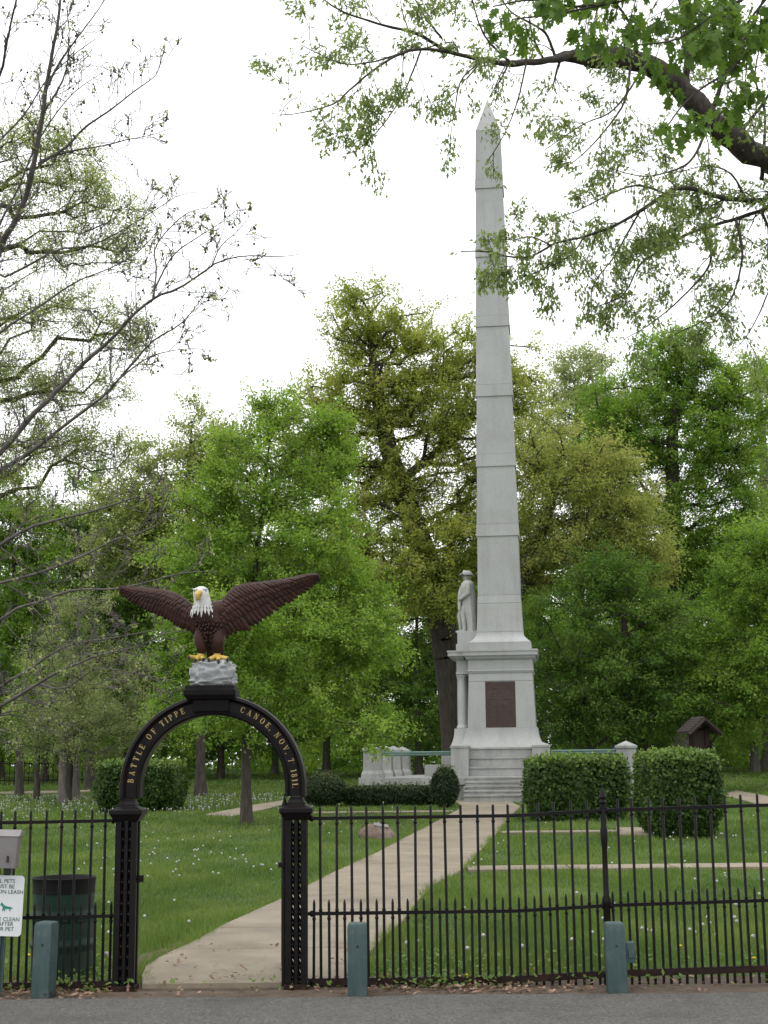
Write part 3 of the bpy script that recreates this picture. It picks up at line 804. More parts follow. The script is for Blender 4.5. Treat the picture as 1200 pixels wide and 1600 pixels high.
def arch_word(text, a_start, a_end):
    rb = RI + (RO - RI) * .5 - LH * .5 - .002
    widths = [(.42 if c == ' ' else GLYPH[c][0] * .92) for c in text]
    tot = sum(widths)
    pos = 0
    for c, w in zip(text, widths):
        am = math.radians(a_start + (a_end - a_start) * (pos + w / 2) / tot)
        pos += w
        if c == ' ': continue
        mb = MB()
        for k, q in enumerate(GLYPH[c][1]):
            d0 = yf + .014 - .004 - .00025 * (k % 7)
            pts = []
            for yv in (d0, yf + .016):
                for x, y in q:
                    lx, ly = (x - GLYPH[c][0] / 2) * LH * .92, y * LH
                    # radial up, tangential clockwise
                    rr = rb + ly
                    pts.append((rr * math.cos(am) + lx * math.sin(am), yv, az + rr * math.sin(am) - lx * math.cos(am)))
            m_ = len(q)
            mb.add(pts, [tuple(range(m_)), tuple(range(2 * m_ - 1, m_ - 1, -1))] + [(i, (i + 1) % m_, m_ + (i + 1) % m_, m_ + i) for i in range(m_)])
        mb.build('letter', M['gold'], arch_o)
arch_word('BATTLE OF TIPPE', 177, 110)
arch_word("CANOE, NOV. 7' 1811.", 71.5, -1)

# open gate leaf swung inward from the right pier
lf = thing('gate_leaf', 'black picket gate leaf swung open behind the right pier', 'gate', (gate_x + xRa - .01, GY - .02, gz0), math.radians(95))
Lw, Lh = 1.0, gzp(1283)
for z in (.12, .62, Lh - .1): MB().box(0, Lw, -.012, .012, z - .015, z + .015).build('rail', M['iron'], lf)
for k in range(9):
    x = .02 + (Lw - .04) * k / 8
    MB().tube([(x, 0, .05), (x, 0, Lh), (x, 0, Lh + .05)], [.011, .011, .002], 6).build('picket', M['iron'], lf)
pst = MB().tube([(0, 0, .02), (0, 0, Lh + .06)], .022, 8).build('hinge_post', M['iron'], lf, smooth=True)
MB().lathe([(.022, 0), (.03, .01), (.03, .025), (.02, .035), (.026, .06), (.012, .1), (.002, .15)], 10, (0, 0, Lh + .06)).build('finial', M['iron'], pst, smooth=True)
MB().box(-.04, .0, -.0, .05, gzp(1356), gzp(1348)).build('latch', M['iron'], lf, bevel=.003)

# ------------------------------------------------------------------ eagle on its rock
ez = float(P(334, 1072.5, GY)[2])
eg = thing('eagle_statue', 'painted bald eagle statue with spread wings on grey rock atop the arch', 'statue', (gate_x, GY, ez + .001))
def E_(px, py, y=0.0):
    q = P(px, py if py else 930, GY)
    return (float(q[0]) - gate_x, y, float(q[2]) - ez)
# rock
bm = bmesh.new()
bmesh.ops.create_icosphere(bm, subdivisions=5, radius=1)
from mathutils import noise as mnoise
for v in bm.verts:
    p = v.co.copy()
    q = Vector([math.copysign(abs(c) ** .5, c) for c in p])
    r = .5 + .5 * mnoise.noise(q * 1.4 + Vector((3, 1, 7)))
    st_r = mnoise.noise(Vector((q.x * 1.3 + q.z * 1.8, q.y * 1.5, q.z * 3.2 - q.x * 1.2)) * 1.5)
    k = .90 + .10 * r + .13 * (st_r > 0.0) * min(1, st_r * 7) + .05 * abs(mnoise.noise(q * 4.1))
    hx = 33 * PXM * (1.04 - .04 * q.z)
    v.co = Vector((q.x * hx * k - 3 * PXM, q.y * .16 * k, (q.z * .5 * (k if q.z > 0 else 1) + .5) * 42 * PXM - .012))
for v in bm.verts: v.co.z = max(v.co.z, .0)
me = bpy.data.meshes.new('rock'); bm.to_mesh(me); bm.free(); me.materials.append(M['rock_paint'])
for p in me.polygons: p.use_smooth = True
rock_o = link('rock', me, eg)
# body: rings along a curved spine
def ring_body(rows, n=24, rough=0.0):
    vs, fs = [], []
    for (c, rx, ry, tilt) in rows:
        for i in range(n):
            w = 2 * math.pi * i / n
            k = 1 + rough * math.sin(i * 3.7 + c[2] * 60) * math.sin(c[2] * 95 + i)
            x, y = rx * math.cos(w) * k, ry * math.sin(w) * k
            vs.append((c[0] + x, c[1] + y * math.cos(tilt), c[2] + y * math.sin(tilt)))
    for k in range(len(rows) - 1):
        for i in range(n):
            j = (i + 1) % n
            fs.append((k * n + i, k * n + j, k * n + n + j, k * n + n + i))
    fs.append(tuple(range(n - 1, -1, -1))); fs.append(tuple((len(rows) - 1) * n + i for i in range(n)))
    return MB().add(vs, fs)
u = PXM
def row(px, py, rx, ry, y=0., t=0.): return (E_(px, py, y), rx * u, ry * u, t)
body = ring_body([row(333, 1012, 6, 8, .06), row(332, 1004, 16, 16, .04), row(331, 994, 21, 19, .02), row(329, 982, 23.5, 21, .0), row(327, 970, 24, 22, -.02), row(324, 960, 22, 21, -.03), row(321, 952, 17.5, 18, -.03), row(318, 946, 13, 14, -.03)], 40, .035)
for (pts, rr) in (([(316, 985, -.03), (314, 1000, -.05), (316, 1012, -.05), (316.5, 1022, -.045)], [11, 10.5, 8.5, 6.5]), ([(339, 985, -.03), (342, 998, -.06), (341, 1010, -.055), (340, 1021, -.045)], [12, 12.5, 9.5, 7])):
    body.tube([E_(a, b, c) for a, b, c in pts], [r * u for r in rr], 14)
for zi, (py, cxp, rad) in enumerate(((1000, 331, 17), (994, 331, 20.5), (988, 330, 22.5), (982, 329, 23.5), (976, 328, 24), (970, 327, 24), (964, 325.5, 23), (958, 323, 21))):
    for i in range(26):
        w = 2 * math.pi * (i + .5 * (zi % 2) + rnd.uniform(-.3, .3)) / 26
        c = E_(cxp, py + rnd.uniform(-2, 2), -.01)
        p0 = (c[0] + rad * u * .97 * math.cos(w), c[1] + rad * .92 * u * math.sin(w), c[2])
        p1 = (c[0] + rad * u * 1.03 * math.cos(w), c[1] + rad * .98 * u * math.sin(w), c[2] - 5.5 * u)
        body.tube([p0, ((p0[0] + p1[0]) / 2, (p0[1] + p1[1]) / 2, (p0[2] + p1[2]) / 2), p1], [1.2 * u, 2.5 * u, .3 * u], 6)
body.tube([E_(322, 962, -.02), E_(308, 955, -.01), E_(296, 952, .01)], [19 * u, 14 * u, 7 * u], 14)
body.tube([E_(326, 962, -.02), E_(343, 953, -.01), E_(358, 944, .01)], [20 * u, 16 * u, 9 * u], 14)
body.build('body', M['eagle_brown'], eg, smooth=True, angle=80)
tail = MB().prof([(-.075 - .012, .075 - .012, .03, .075, E_(0, 1008)[2]), (-.07 - .012, .07 - .012, .10, .14, E_(0, 1030)[2])]).build('tail', M['eagle_brown'], eg, bevel=.01)
head = ring_body([row(320, 961, 17.5, 17, -.035), row(319.5, 955, 17, 16.5, -.04), row(319, 948, 15.5, 16, -.045), row(317.5, 940, 13.2, 15, -.05), row(316, 932, 12.6, 15, -.055), row(315.5, 926, 12.2, 14.5, -.055), row(315.5, 921, 10, 11.5, -.05), row(316, 918, 5, 6, -.045)], 36, .05)
for i in range(46):                                  # ragged white neck feathers
    w = 2 * math.pi * i / 23
    c = E_(320, 955 if i < 23 else 949)
    r0 = (19.0 if i < 23 else 16.5) * u
    p0 = (c[0] + r0 * math.cos(w), -.035 + r0 * math.sin(w), c[2])
    head.tube([p0, (c[0] + r0 * 1.22 * math.cos(w), -.04 + r0 * 1.22 * math.sin(w), c[2] - (7 + 3 * (i % 3)) * u)], [3.0 * u, .4 * u], 6)
head_o = head.build('head', M['eagle_white'], eg, smooth=True, angle=70)
bk = MB().tube([E_(315, 930, -.115), E_(313.5, 930.5, -.15), E_(312.5, 934, -.172), E_(312, 940, -.178), E_(312, 944, -.172)], [5.2 * u, 5.0 * u, 4.0 * u, 2.3 * u, .5 * u], 12)
bk.tube([E_(314, 936, -.115), E_(312.8, 938.5, -.155)], [3.6 * u, 2.0 * u], 10)
bk.build('beak', M['eagle_yellow'], eg, smooth=True)
for s in (-1, 1):
    MB().ball((E_(315 + s * 8.2, 0)[0], -.105, E_(0, 929.5)[2]), 1.5 * u, 8, 6).build('eye', M['claw'], eg, smooth=True)
    MB().tube([(E_(315 + s * 4.5, 0)[0], -.122, E_(0, 927)[2]), (E_(315 + s * 11, 0)[0], -.09, E_(0, 926)[2])], [1.6 * u, 1.4 * u], 6).build('brow', M['eagle_white'], eg, smooth=True)
for fx, toes in ((316, [(299, 1031), (309, 1036), (321, 1035)]), (341, [(330, 1035), (345, 1037), (359, 1034)])):
    ft = MB()
    ft.tube([E_(fx, 1019, -.045), E_(fx - 1, 1026, -.055), E_(fx - 2, 1031, -.075)], [5.6 * u, 5.2 * u, 5.5 * u], 10)
    for tx, ty in toes:
        ft.tube([E_(fx - 1, 1028, -.06), E_((fx + tx) / 2, 1029, -.10), E_(tx, ty - 3, -.135)], [4.6 * u, 3.7 * u, 3.0 * u], 10)
    ft.tube([E_(fx, 1029, -.05), E_(fx, 1031, .02)], [4 * u, 3 * u], 8)
    fo = ft.build('foot', M['eagle_yellow'], eg, smooth=True, angle=70)
    for tx, ty in toes:
        MB().tube([E_(tx, ty - 3, -.130), E_(tx - .5, ty - 1, -.148), E_(tx - .5, ty + 3, -.150)], [2.8 * u, 2.2 * u, .5 * u], 8).build('claw', M['claw'], fo, smooth=True)
def wing(lead, trail, ybase, ytip, name='wing'):
    """Thin cambered wing between a leading and a trailing edge, covered with rows of overlapping feathers."""
    lead, trail = np.array(lead, float), np.array(trail, float)
    def samp(E, t):
        d = np.concatenate([[0], np.cumsum(np.linalg.norm(np.diff(E, axis=0), axis=1))]); d /= d[-1]
        return np.stack([np.interp(t, d, E[:, 0]), np.interp(t, d, E[:, 1])], -1)
    def at(t, v, dy=0.0):
        A, B = samp(lead, np.array([t]))[0], samp(trail, np.array([t]))[0]
        q = A + (B - A) * v
        yc = ybase + (ytip - ybase) * t ** 1.2 - .05 * math.sin(math.pi * min(1, v * 1.1)) * (1 - t * .5)
        return V(*E_(q[0], q[1], yc + dy))
    nu, nv = 60, 14
    vs, fs = [], []
    for side in (0, 1):
        for i in range(nu):
            t = i / (nu - 1)
            for j in range(nv):
                v = j / (nv - 1) * .93
                th = (.034 * (1 - v) ** .7 * (1 - .7 * t) + .004) * min(1, .35 + v * 6)
                vs.append(tuple(at(t, v, -th if side == 0 else th)))
    N = nu * nv
    for i in range(nu - 1):
        for j in range(nv - 1):
            a = i * nv + j
            fs.append((a, a + 1, a + nv + 1, a + nv)); fs.append((N + a, N + a + nv, N + a + nv + 1, N + a + 1))
    def edge(idx):
        for a, b in zip(idx[:-1], idx[1:]): fs.append((a, b, N + b, N + a))
    edge([j for j in range(nv)]); edge([(nu - 1) * nv + j for j in range(nv)])
    edge([i * nv for i in range(nu)]); edge([i * nv + nv - 1 for i in range(nu)])
    wo_ = MB().add(vs, fs).build(name, M['eagle_brown'], eg, smooth=True, angle=60)
    # feathers: flattened quills, longest at the trailing edge
    rw = random.Random(len(lead))
    fe = MB()
    for n_, v0, v1, wd_, lift in ((25, .40, 1.03, 5.6, .012), (26, .30, .72, 5.2, .020), (30, .18, .50, 4.4, .027), (34, .06, .32, 3.6, .034)):
        for k in range(n_):
            t = (k + .5) / n_ * .97 + rw.uniform(-.006, .006)
            tt = min(1.0, t + .045 + .05 * t)
            vv = v1 + rw.uniform(-.03, .03)
            sc = (1 - .55 * t)
            th0 = .034 * (1 - t * .7) * (1 - v0) ** .7
            for side in ((-1, 1) if v0 > .35 else (-1,)):
                p0, p1 = at(t, v0, side * (th0 * .6 + lift * .3)), at(tt, vv, side * (lift * .55 + .002))
                mid = (p0 + p1) / 2 + V(0, side * .006, 0)
                ax = p1 - p0; ln = np.linalg.norm(ax); ax /= ln
                sd = np.cross(ax, V(0, 1, 0)); sd /= np.linalg.norm(sd)
                nr = V(0, side, 0)
                w_ = wd_ * u * (.55 + .45 * sc)
                pts, n0 = [], None
                for s_, wf in ((0, .45), (.3, .85), (.65, 1.0), (.88, .75), (1.0, .12)):
                    c_ = p0 + (p1 - p0) * s_ + nr * (.010 * math.sin(math.pi * s_) + .008 * s_)
                    pts += [c_ - sd * w_ * wf, c_ + nr * .007, c_ + sd * w_ * wf * .9 - nr * .004]
                fs_ = []
                for a in range(4):
                    for b in range(2): fs_.append((a * 3 + b, a * 3 + b + 1, a * 3 + 3 + b + 1, a * 3 + 3 + b))
                fe.add(pts, fs_)
    me = bpy.data.meshes.new('feathers'); me.from_pydata(fe.v, [], fe.f); me.materials.append(M['eagle_brown'])
    link('feathers', me, wo_)['kind'] = 'stuff'
wing([(309, 958), (303, 946), (292, 936), (277, 927), (255, 920.5), (225, 917), (200, 915), (184, 914)],
     [(308, 996), (299, 985), (288, 984), (277, 978), (262, 968), (240, 957), (218, 948), (200, 938), (184, 925)], -.01, .10)
wing([(335, 962), (342, 944), (356, 926), (368, 915), (386, 910.5), (410, 908), (445, 903), (475, 896), (493, 893.5), (497, 897)],
     [(346, 1004), (356, 996), (368, 988), (390, 983), (408, 971), (424, 958), (440, 948), (464, 933), (486, 917), (500, 904)], -.01, .07)

# ------------------------------------------------------------------ iron fence, one thing on each side of the gate
FY = 11.62
HT = float(P(500, 1268, FY)[2] - P(500, 1552, FY)[2])
HSH = float(P(500, 1413, FY)[2] - P(500, 1552, FY)[2])
def collar(mb, z, r=.015): mb.lathe([(.010, -.014), (r, -.006), (r, .006), (.010, .014)], 8, (0, 0, z))
tall = MB().tube([(0, 0, -.06), (0, 0, HT - .012), (0, 0, HT)], [.0118, .0112, .006], 8)
for py in (1294, 1430, 1537): collar(tall, float(P(500, py, FY)[2] - P(500, 1552, FY)[2]))
TALL = tall.mesh('picket', M['iron'], smooth=True)
shrt = MB().tube([(0, 0, -.06), (0, 0, HSH - .03), (0, 0, HSH)], [.0112, .0108, .003], 8)
for py in (1443, 1537): collar(shrt, float(P(500, py, FY)[2] - P(500, 1552, FY)[2]))
SHORT = shrt.mesh('picket', M['iron'], smooth=True)
# rise of the fence from left to right, read off the rails
RISE = np.array([(-300, 2), (30, 1.5), (190, 0), (480, 0), (800, -1), (945, -8), (1190, -13.0), (1500, -19), (2100, -26)])
def frise(px): return float(np.interp(px, RISE[:, 0], RISE[:, 1])) * -PXM
ROLL_T = math.tan(math.radians(.6))
def fx(px, py=1420): return float(P(px, py, FY)[0])
def px_of(x): return 600 + (x) / PXM * 1.0
def fence(name, label, xa, xb, talls, shorts, posts):
    o = thing(name, label, 'fence', ((xa + xb) / 2, FY, 0))
    ox = (xa + xb) / 2
    def rise(x): return frise(600 + x / PXM)
    for x in talls:
        c = link('picket', TALL, o); c.location = (x - ox, 0, rise(x)); c.rotation_euler = (random.Random(int(x * 999)).uniform(-.006, .006), random.Random(int(x * 777)).uniform(-.008, .008), 0)
    for x in shorts:
        c = link('picket', SHORT, o); c.location = (x - ox, 0, rise(x)); c.rotation_euler = (0, random.Random(int(x * 555)).uniform(-.008, .008), 0)
    cuts = [xa] + [p for p in posts] + [xb]
    for a, b in zip(cuts[:-1], cuts[1:]):
        n = 14
        xs = np.linspace(a, b, n)
        for py, h, d in ((1286, .013, .016), (1435, .013, .016), (1542, .026, .014)):
            z0 = float(P(500, py, FY)[2]) - float(P(500, 1552, FY)[2])
            vs, fs = [], []
            for x in xs:
                z = z0 + rise(x)
                vs += [(x - ox, -d, z - h), (x - ox, d, z - h), (x - ox, d, z + h), (x - ox, -d, z + h)]
            for k in range(n - 1):
                for i in range(4): fs.append((4 * k + i, 4 * k + (i + 1) % 4, 4 * k + 4 + (i + 1) % 4, 4 * k + 4 + i))
            fs += [(0, 1, 2, 3), tuple(4 * (n - 1) + i for i in range(4))]
            r = MB().add(vs, fs).build('rail', M['iron_rust' if py == 1542 else 'iron'], o)
            for x in (a, b):
                MB().ball((x - ox + (.03 if x == a else -.03), 0, z0 + rise(x)), (.02, .024, .026), 8, 6).build('bracket', M['iron'], r, smooth=True)
    for p in posts:
        zt = float(P(945, 1252, FY)[2])
        ps = MB().lathe([(.045, -.05), (.045, .05), (.034, .08), (.030, .45), (.028, .6), (.036, .62), (.036, .66), (.024, .69), (.021, 1.05), (.030, 1.13), (.030, 1.2), (.024, 1.22), (.022, zt - .02)], 12, (p - ox, 0, 0)).build('post', M['iron'], o, smooth=True, angle=50)
        MB().lathe([(.022, 0), (.032, .006), (.032, .02), (.018, .028), (.018, .04), (.032, .052), (.02, .085), (.010, .115), (.001, .13)], 12, (p - ox, 0, zt - .02)).build('finial', M['iron'], ps, smooth=True, angle=60)
    return o
x480, sp_ = fx(481.5), 24.42 * PXM
xpost = fx(948)
tl = [fx(501.5) + k * sp_ for k in range(80)]
sh = [fx(490) + k * sp_ for k in range(80)]
tl = [x for x in tl if x < 7.4 and abs(x - xpost) > .02]; sh = [x for x in sh if x < 7.4 and abs(x - xpost) > .03]
fence('iron_fence', 'long black iron picket fence right of the gate with spear-topped post', gate_x + xRb + .005, 7.5, tl, sh, [xpost])
spl = 23.5 * PXM
tl = [fx(162.5) - k * spl for k in range(18)]; sh = [fx(173.5) - k * spl for k in range(18)]
fence('iron_fence', 'black iron picket fence left of the gate in front of the drum', fx(-230), gate_x + xLa - .005, tl, sh, [])

# ------------------------------------------------------------------ bollards
def bollard(px, pyb, pyt, w, rz, label, box=False, lean=(0, 0)):
    p = G(px, pyb)
    h = float(P(px, pyt, p[1])[2] - p[2])
    o = thing('timber_bollard', label, 'bollard', (p[0], p[1] + w, p[2]), rz, 'green timber bollards along the road')
    o.rotation_euler = (lean[0], lean[1], rz)
    MB().prof([(-w, w, -w, w, -.1), (-w * .985, w * .985, -w * .985, w * .985, h - .03), (-w * .9, w * .9, -w * .9, w * .9, h - .006), (-w * .6, w * .6, -w * .6, w * .6, h)]).build('post', M['post_green'], o, smooth=True, angle=25, bevel=.004)
    MB().tube([(.005, -w - .0015, h - .17), (.005, -w + .01, h - .17)], .011, 10).build('bolt_hole', M['claw'], o)
    if box:
        b = MB().box(w + .002, w + .075, -.05, .05, h - .30, h - .15).build('side_box', M['post_green'], o, bevel=.006)
        MB().box(w + .02, w + .06, -.065, -.052, h - .26, h - .2).build('cover_plate', M['post_green'], b)
    return o
bollard(64, 1562, 1441, .071, math.radians(-12), 'green timber bollard in front of the dark drum', lean=(0, .02))
bollard(558.5, 1560, 1443, .074, math.radians(-1), 'green timber bollard nearest the gate on its right side')
bollard(967, 1554, 1442, .074, math.radians(-2), 'green timber bollard with a small side box under the fence post', box=True, lean=(0, -.012))

# ------------------------------------------------------------------ drum
dp = V(fx(104, 1450) * 1.075, 12.35, float(gh(0, 12.35)))
DR = 48.5 * PXM * 12.35 / 11.62
DH = float(P(104, 1371, 12.35)[2]) - dp[2]
dr = thing('trash_drum', 'dark green steel drum with black rim behind the left fence', 'trash drum', dp)
pr = [(DR * .96, 0), (DR * .97, .02), (DR * .965, .05)]
for c in (.33, .62):
    pr += [(DR * .965, DH * c - .06), (DR * .965, DH * c - .036), (DR * 1.015, DH * c - .014), (DR * 1.015, DH * c + .014), (DR * .965, DH * c + .036), (DR * .965, DH * c + .06)]
pr += [(DR * .97, DH * .86), (DR * .955, DH * .86), (DR * .94, .03), (.001, .03)]
MB().lathe(pr, 40, cap=False).build('drum_body', M['drum'], dr, smooth=True, angle=60)
MB().lathe([(DR * .975, DH * .855), (DR * .985, DH * .93), (DR * 1.0, DH * .985), (DR * 1.02, DH), (DR * 1.0, DH * 1.008), (DR * .97, DH), (DR * .93, DH * .9), (DR * .9, .1), (.001, .1)], 40, cap=False).build('liner', M['drum_liner'], dr, smooth=True, angle=60)
MB().lathe([(DR * .985, -.012), (DR * .985, .012)], 40, (0, 0, DH * .862)).build('rim_band', M['drum_liner'], dr, smooth=True)

# ------------------------------------------------------------------ pet notice post
PY = 11.36
pb, pt = P(-1, 1560, PY), P(16.5, 1298, PY)
pet = thing('pet_notice_post', 'white pet notice sign and grey bag dispenser on leaning green post', 'sign post', (pb[0], PY, pb[2]))
tilt = math.atan2(pt[0] - pb[0], pt[2] - pb[2]) + .0
pet.rotation_euler = (0, tilt, 0)
PH = float(np.linalg.norm(pt - pb))
SINK = .12
MB().box(-.02, .02, -.004, .004, -SINK, PH).add(*MB().box(-.022, -.014, -.024, -.0045, -SINK, PH).__dict__.values()).add(*MB().box(.014, .022, -.024, -.0045, -SINK, PH).__dict__.values()).build('post', M['verdigris'] if False else M['post_green'], pet)
def pz(py): return (1560 - py) * PXM * .985
sg_c = .0
sw, s0, s1 = 28.0 * PXM, pz(1468), pz(1378)
off = -.035
cx_s = .0
rr = .03
def rrect(x0, x1, z0, z1, r, n=6):
    pts = []
    for (cx, cz, a0) in ((x1 - r, z1 - r, 0), (x0 + r, z1 - r, 90), (x0 + r, z0 + r, 180), (x1 - r, z0 + r, 270)):
        for k in range(n + 1):
            a = math.radians(a0 + 90 * k / n); pts.append((cx + r * math.cos(a), cz + r * math.sin(a)))
    return pts
def plate(poly, y0, y1):
    n = len(poly)
    return MB().add([(x, y0, z) for x, z in poly] + [(x, y1, z) for x, z in poly], [tuple(range(n)), tuple(range(2 * n - 1, n - 1, -1))] + [(i, n + i, n + (i + 1) % n, (i + 1) % n) for i in range(n)])
sign = plate(rrect(cx_s - sw, cx_s + sw, s0, s1, rr), off, off + .004).build('sign_plate', M['sign_white'], pet)
tag(sign, 'white notice plate with green lettering and a dog')
ed = plate(rrect(cx_s - sw, cx_s + sw, s0, s1, rr), off + .0045, off + .007)
ed.build('sign_edge', M['sign_green'], sign)
def text_part(txt, size, x, z, m, parent, align='CENTER'):
    cu = bpy.data.curves.new('text', 'FONT'); cu.body = txt; cu.size = size; cu.align_x = align; cu.extrude = .0008; cu.resolution_u = 3
    t = bpy.data.objects.new('text', cu); COL.objects.link(t)
    dg = bpy.context.evaluated_depsgraph_get()
    me = bpy.data.meshes.new_from_object(t.evaluated_get(dg))
    bpy.data.objects.remove(t)
    me.materials.clear(); me.materials.append(m)
    o = link('lettering', me, parent)
    o.rotation_euler = (math.pi / 2, 0, 0); o.location = (x, off - .0015, z)
    return o
for txt, py, sx in (('ALL PETS', 1389, 1), ('MUST BE', 1397, 1), ('KEPT ON LEASH', 1405, 1), ('PLEASE CLEAN', 1445.5, 1), ('UP AFTER', 1452.5, 1), ('YOUR PET', 1460, 1)):
    text_part(txt, 8.2 * PXM, cx_s - .012, pz(py), M['sign_text'], sign)
dog = [(0, 10), (1.5, 13.5), (2.5, 12), (5, 9.5), (7, 8), (12, 6.8), (15, 6.6), (20, 4.2), (17, 4.0), (15.5, 3.4), (15.8, 1), (16.6, 0), (14.8, 0), (14.2, 2), (13, 3.4), (9, 3.2), (7.6, 3), (7.4, 0.6), (8, 0), (6.2, 0), (5.6, 3), (4.4, 1.2), (4.6, 0), (3.2, 0), (3, 1.6), (3.6, 4.6), (2.6, 7.6), (.4, 8.2), (-1, 9)]
plate([(cx_s - .03 + x * PXM * .98, pz(1431) + z * PXM) for x, z in dog], off - .0022, off - .0002).build('dog_symbol', M['sign_green'], sign)
bx = MB().prof([(-.20, .088, -.135, -.03, pz(1366)), (-.20, .10, -.15, -.03, pz(1322)), (-.20, .105, -.15, -.03, pz(1318))]).build('dispenser_box', M['box_grey'], pet, bevel=.004)
MB().prof([(-.21, .112, -.16, -.025, pz(1318) + .001), (-.205, .105, -.06, -.025, pz(1309))]).build('lid', M['box_grey'], bx, bevel=.002)
plate(rrect(.022, .038, pz(1357), pz(1347), .006), -.1492, -.1405).build('slot', M['claw'], bx)
MB().box(-.02, .03, -.05, -.006, pz(1376), pz(1366) - .001).build('bracket', M['claw'], pet)

# ------------------------------------------------------------------ boulder with tablet
bp = G(592, 1311)
bw = 30 * float(P(593, 1311, bp[1])[0] - P(592, 1311, bp[1])[0])
bo = thing('boulder', 'low brown boulder with small metal tablet beside the path', 'boulder', bp)
bm = bmesh.new(); bmesh.ops.create_icosphere(bm, subdivisions=4, radius=1)
for v in bm.verts:
    q = v.co.copy()
    k = 1 + .16 * mnoise.noise(q * 1.7 + Vector((1, 5, 2))) + .05 * mnoise.noise(q * 5)
    v.co = Vector((q.x * bw * k, q.y * bw * .75 * k, (q.z * .44 + .03 - .10 * q.x) * bw * 1.6 * k))
me = bpy.data.meshes.new('stone'); bm.to_mesh(me); bm.free(); me.materials.append(M['stone'])
for p in me.polygons: p.use_smooth = True
so = link('stone', me, bo)
tb = MB().box(-.15, .15, -.10, .10, 0, .02).build('tablet', M['box_grey'], bo, bevel=.004); tb.location = (bw * .12, -bw * .10, bw * .685); tb.rotation_euler = (math.radians(14), math.radians(9), .1)

# ------------------------------------------------------------------ trail-head kiosk with a gabled roof
KY = 52.0
kp = P(1092, 1150, KY); ku = float(P(1093, 1150, KY)[0] - P(1092, 1150, KY)[0]); kz = float(gh(0, KY))
ki = thing('notice_kiosk', 'small brown timber kiosk with gabled roof beyond the right hedge', 'kiosk', (kp[0], KY, kz), math.radians(14))
kt = float(P(1092, 1123, KY)[2]) - kz
ke = float(P(1092, 1146, KY)[2]) - kz
hwk = 22.5 * ku
for s in (-1, 1):
    pn = MB()
    pn.add([(0, -.5, kt), (0, .5, kt), (s * hwk * 1.2, .5, ke), (s * hwk * 1.2, -.5, ke), (0, -.5, kt + .06), (0, .5, kt + .06), (s * hwk * 1.2, .5, ke + .06), (s * hwk * 1.2, -.5, ke + .06)],
           [(0, 1, 2, 3), (4, 5, 6, 7), (0, 1, 5, 4), (1, 2, 6, 5), (2, 3, 7, 6), (3, 0, 4, 7)])
    rp = pn.build('roof', M['shingle'], ki)
    for k in range(6):
        t0, t1 = k / 6, (k + 1.12) / 6
        q = [(s * hwk * 1.2 * t, kt + (ke - kt) * t + .062 + (.02 if e else .0)) for t, e in ((t0, 0), (t1, 1))]
        sh_ = MB().add([(q[0][0], -.52, q[0][1]), (q[0][0], .52, q[0][1]), (q[1][0], .52, q[1][1]), (q[1][0], -.52, q[1][1]), (q[0][0], -.52, q[0][1] + .012), (q[0][0], .52, q[0][1] + .012), (q[1][0], .52, q[1][1] + .012), (q[1][0], -.52, q[1][1] + .012)],
                       [(0, 1, 2, 3), (4, 5, 6, 7), (0, 1, 5, 4), (1, 2, 6, 5), (2, 3, 7, 6), (3, 0, 4, 7)]).build('shingle', M['shingle'], rp)
    MB().tube([(0, -.53, kt - .05), (s * hwk * 1.22, -.53, ke - .05)], .07, 4).build('barge_board', M['wood_brown'], ki)
    MB().box(s * hwk * .55 - .08, s * hwk * .55 + .08, -.08, .08, -.1, ke + .25).build('post', M['wood_brown'], ki)
    MB().tube([(s * hwk * .55, -.05, ke - .55), (s * hwk * 1.0, -.55, ke + .05)], .05, 4).build('brace', M['wood_brown'], ki)
MB().box(-hwk * .5, hwk * .5, -.04, .04, .8, ke + .1).build('notice_board', M['wood_brown'], ki)
MB().tube([(-hwk * .7, 0, ke + .12), (hwk * .7, 0, ke + .12)], .07, 4).build('tie_beam', M['wood_brown'], ki)

# ------------------------------------------------------------------ far fence at the left edge of the lawn
ffy = 74.0
ff = thing('far_fence', 'distant low dark picket fence below the left trees', 'fence', (-18, ffy, float(gh(0, ffy))))
for z in (.25, 1.1): MB().box(-7, 6, -.02, .02, z, z + .05).build('rail', M['iron'], ff)
fpk = MB().tube([(0, 0, 0), (0, 0, 1.25)], .02, 5).mesh('picket', M['iron'])
for k in range(53):
    c = link('picket', fpk, ff); c.location = (-7 + k * .25, 0, 0)

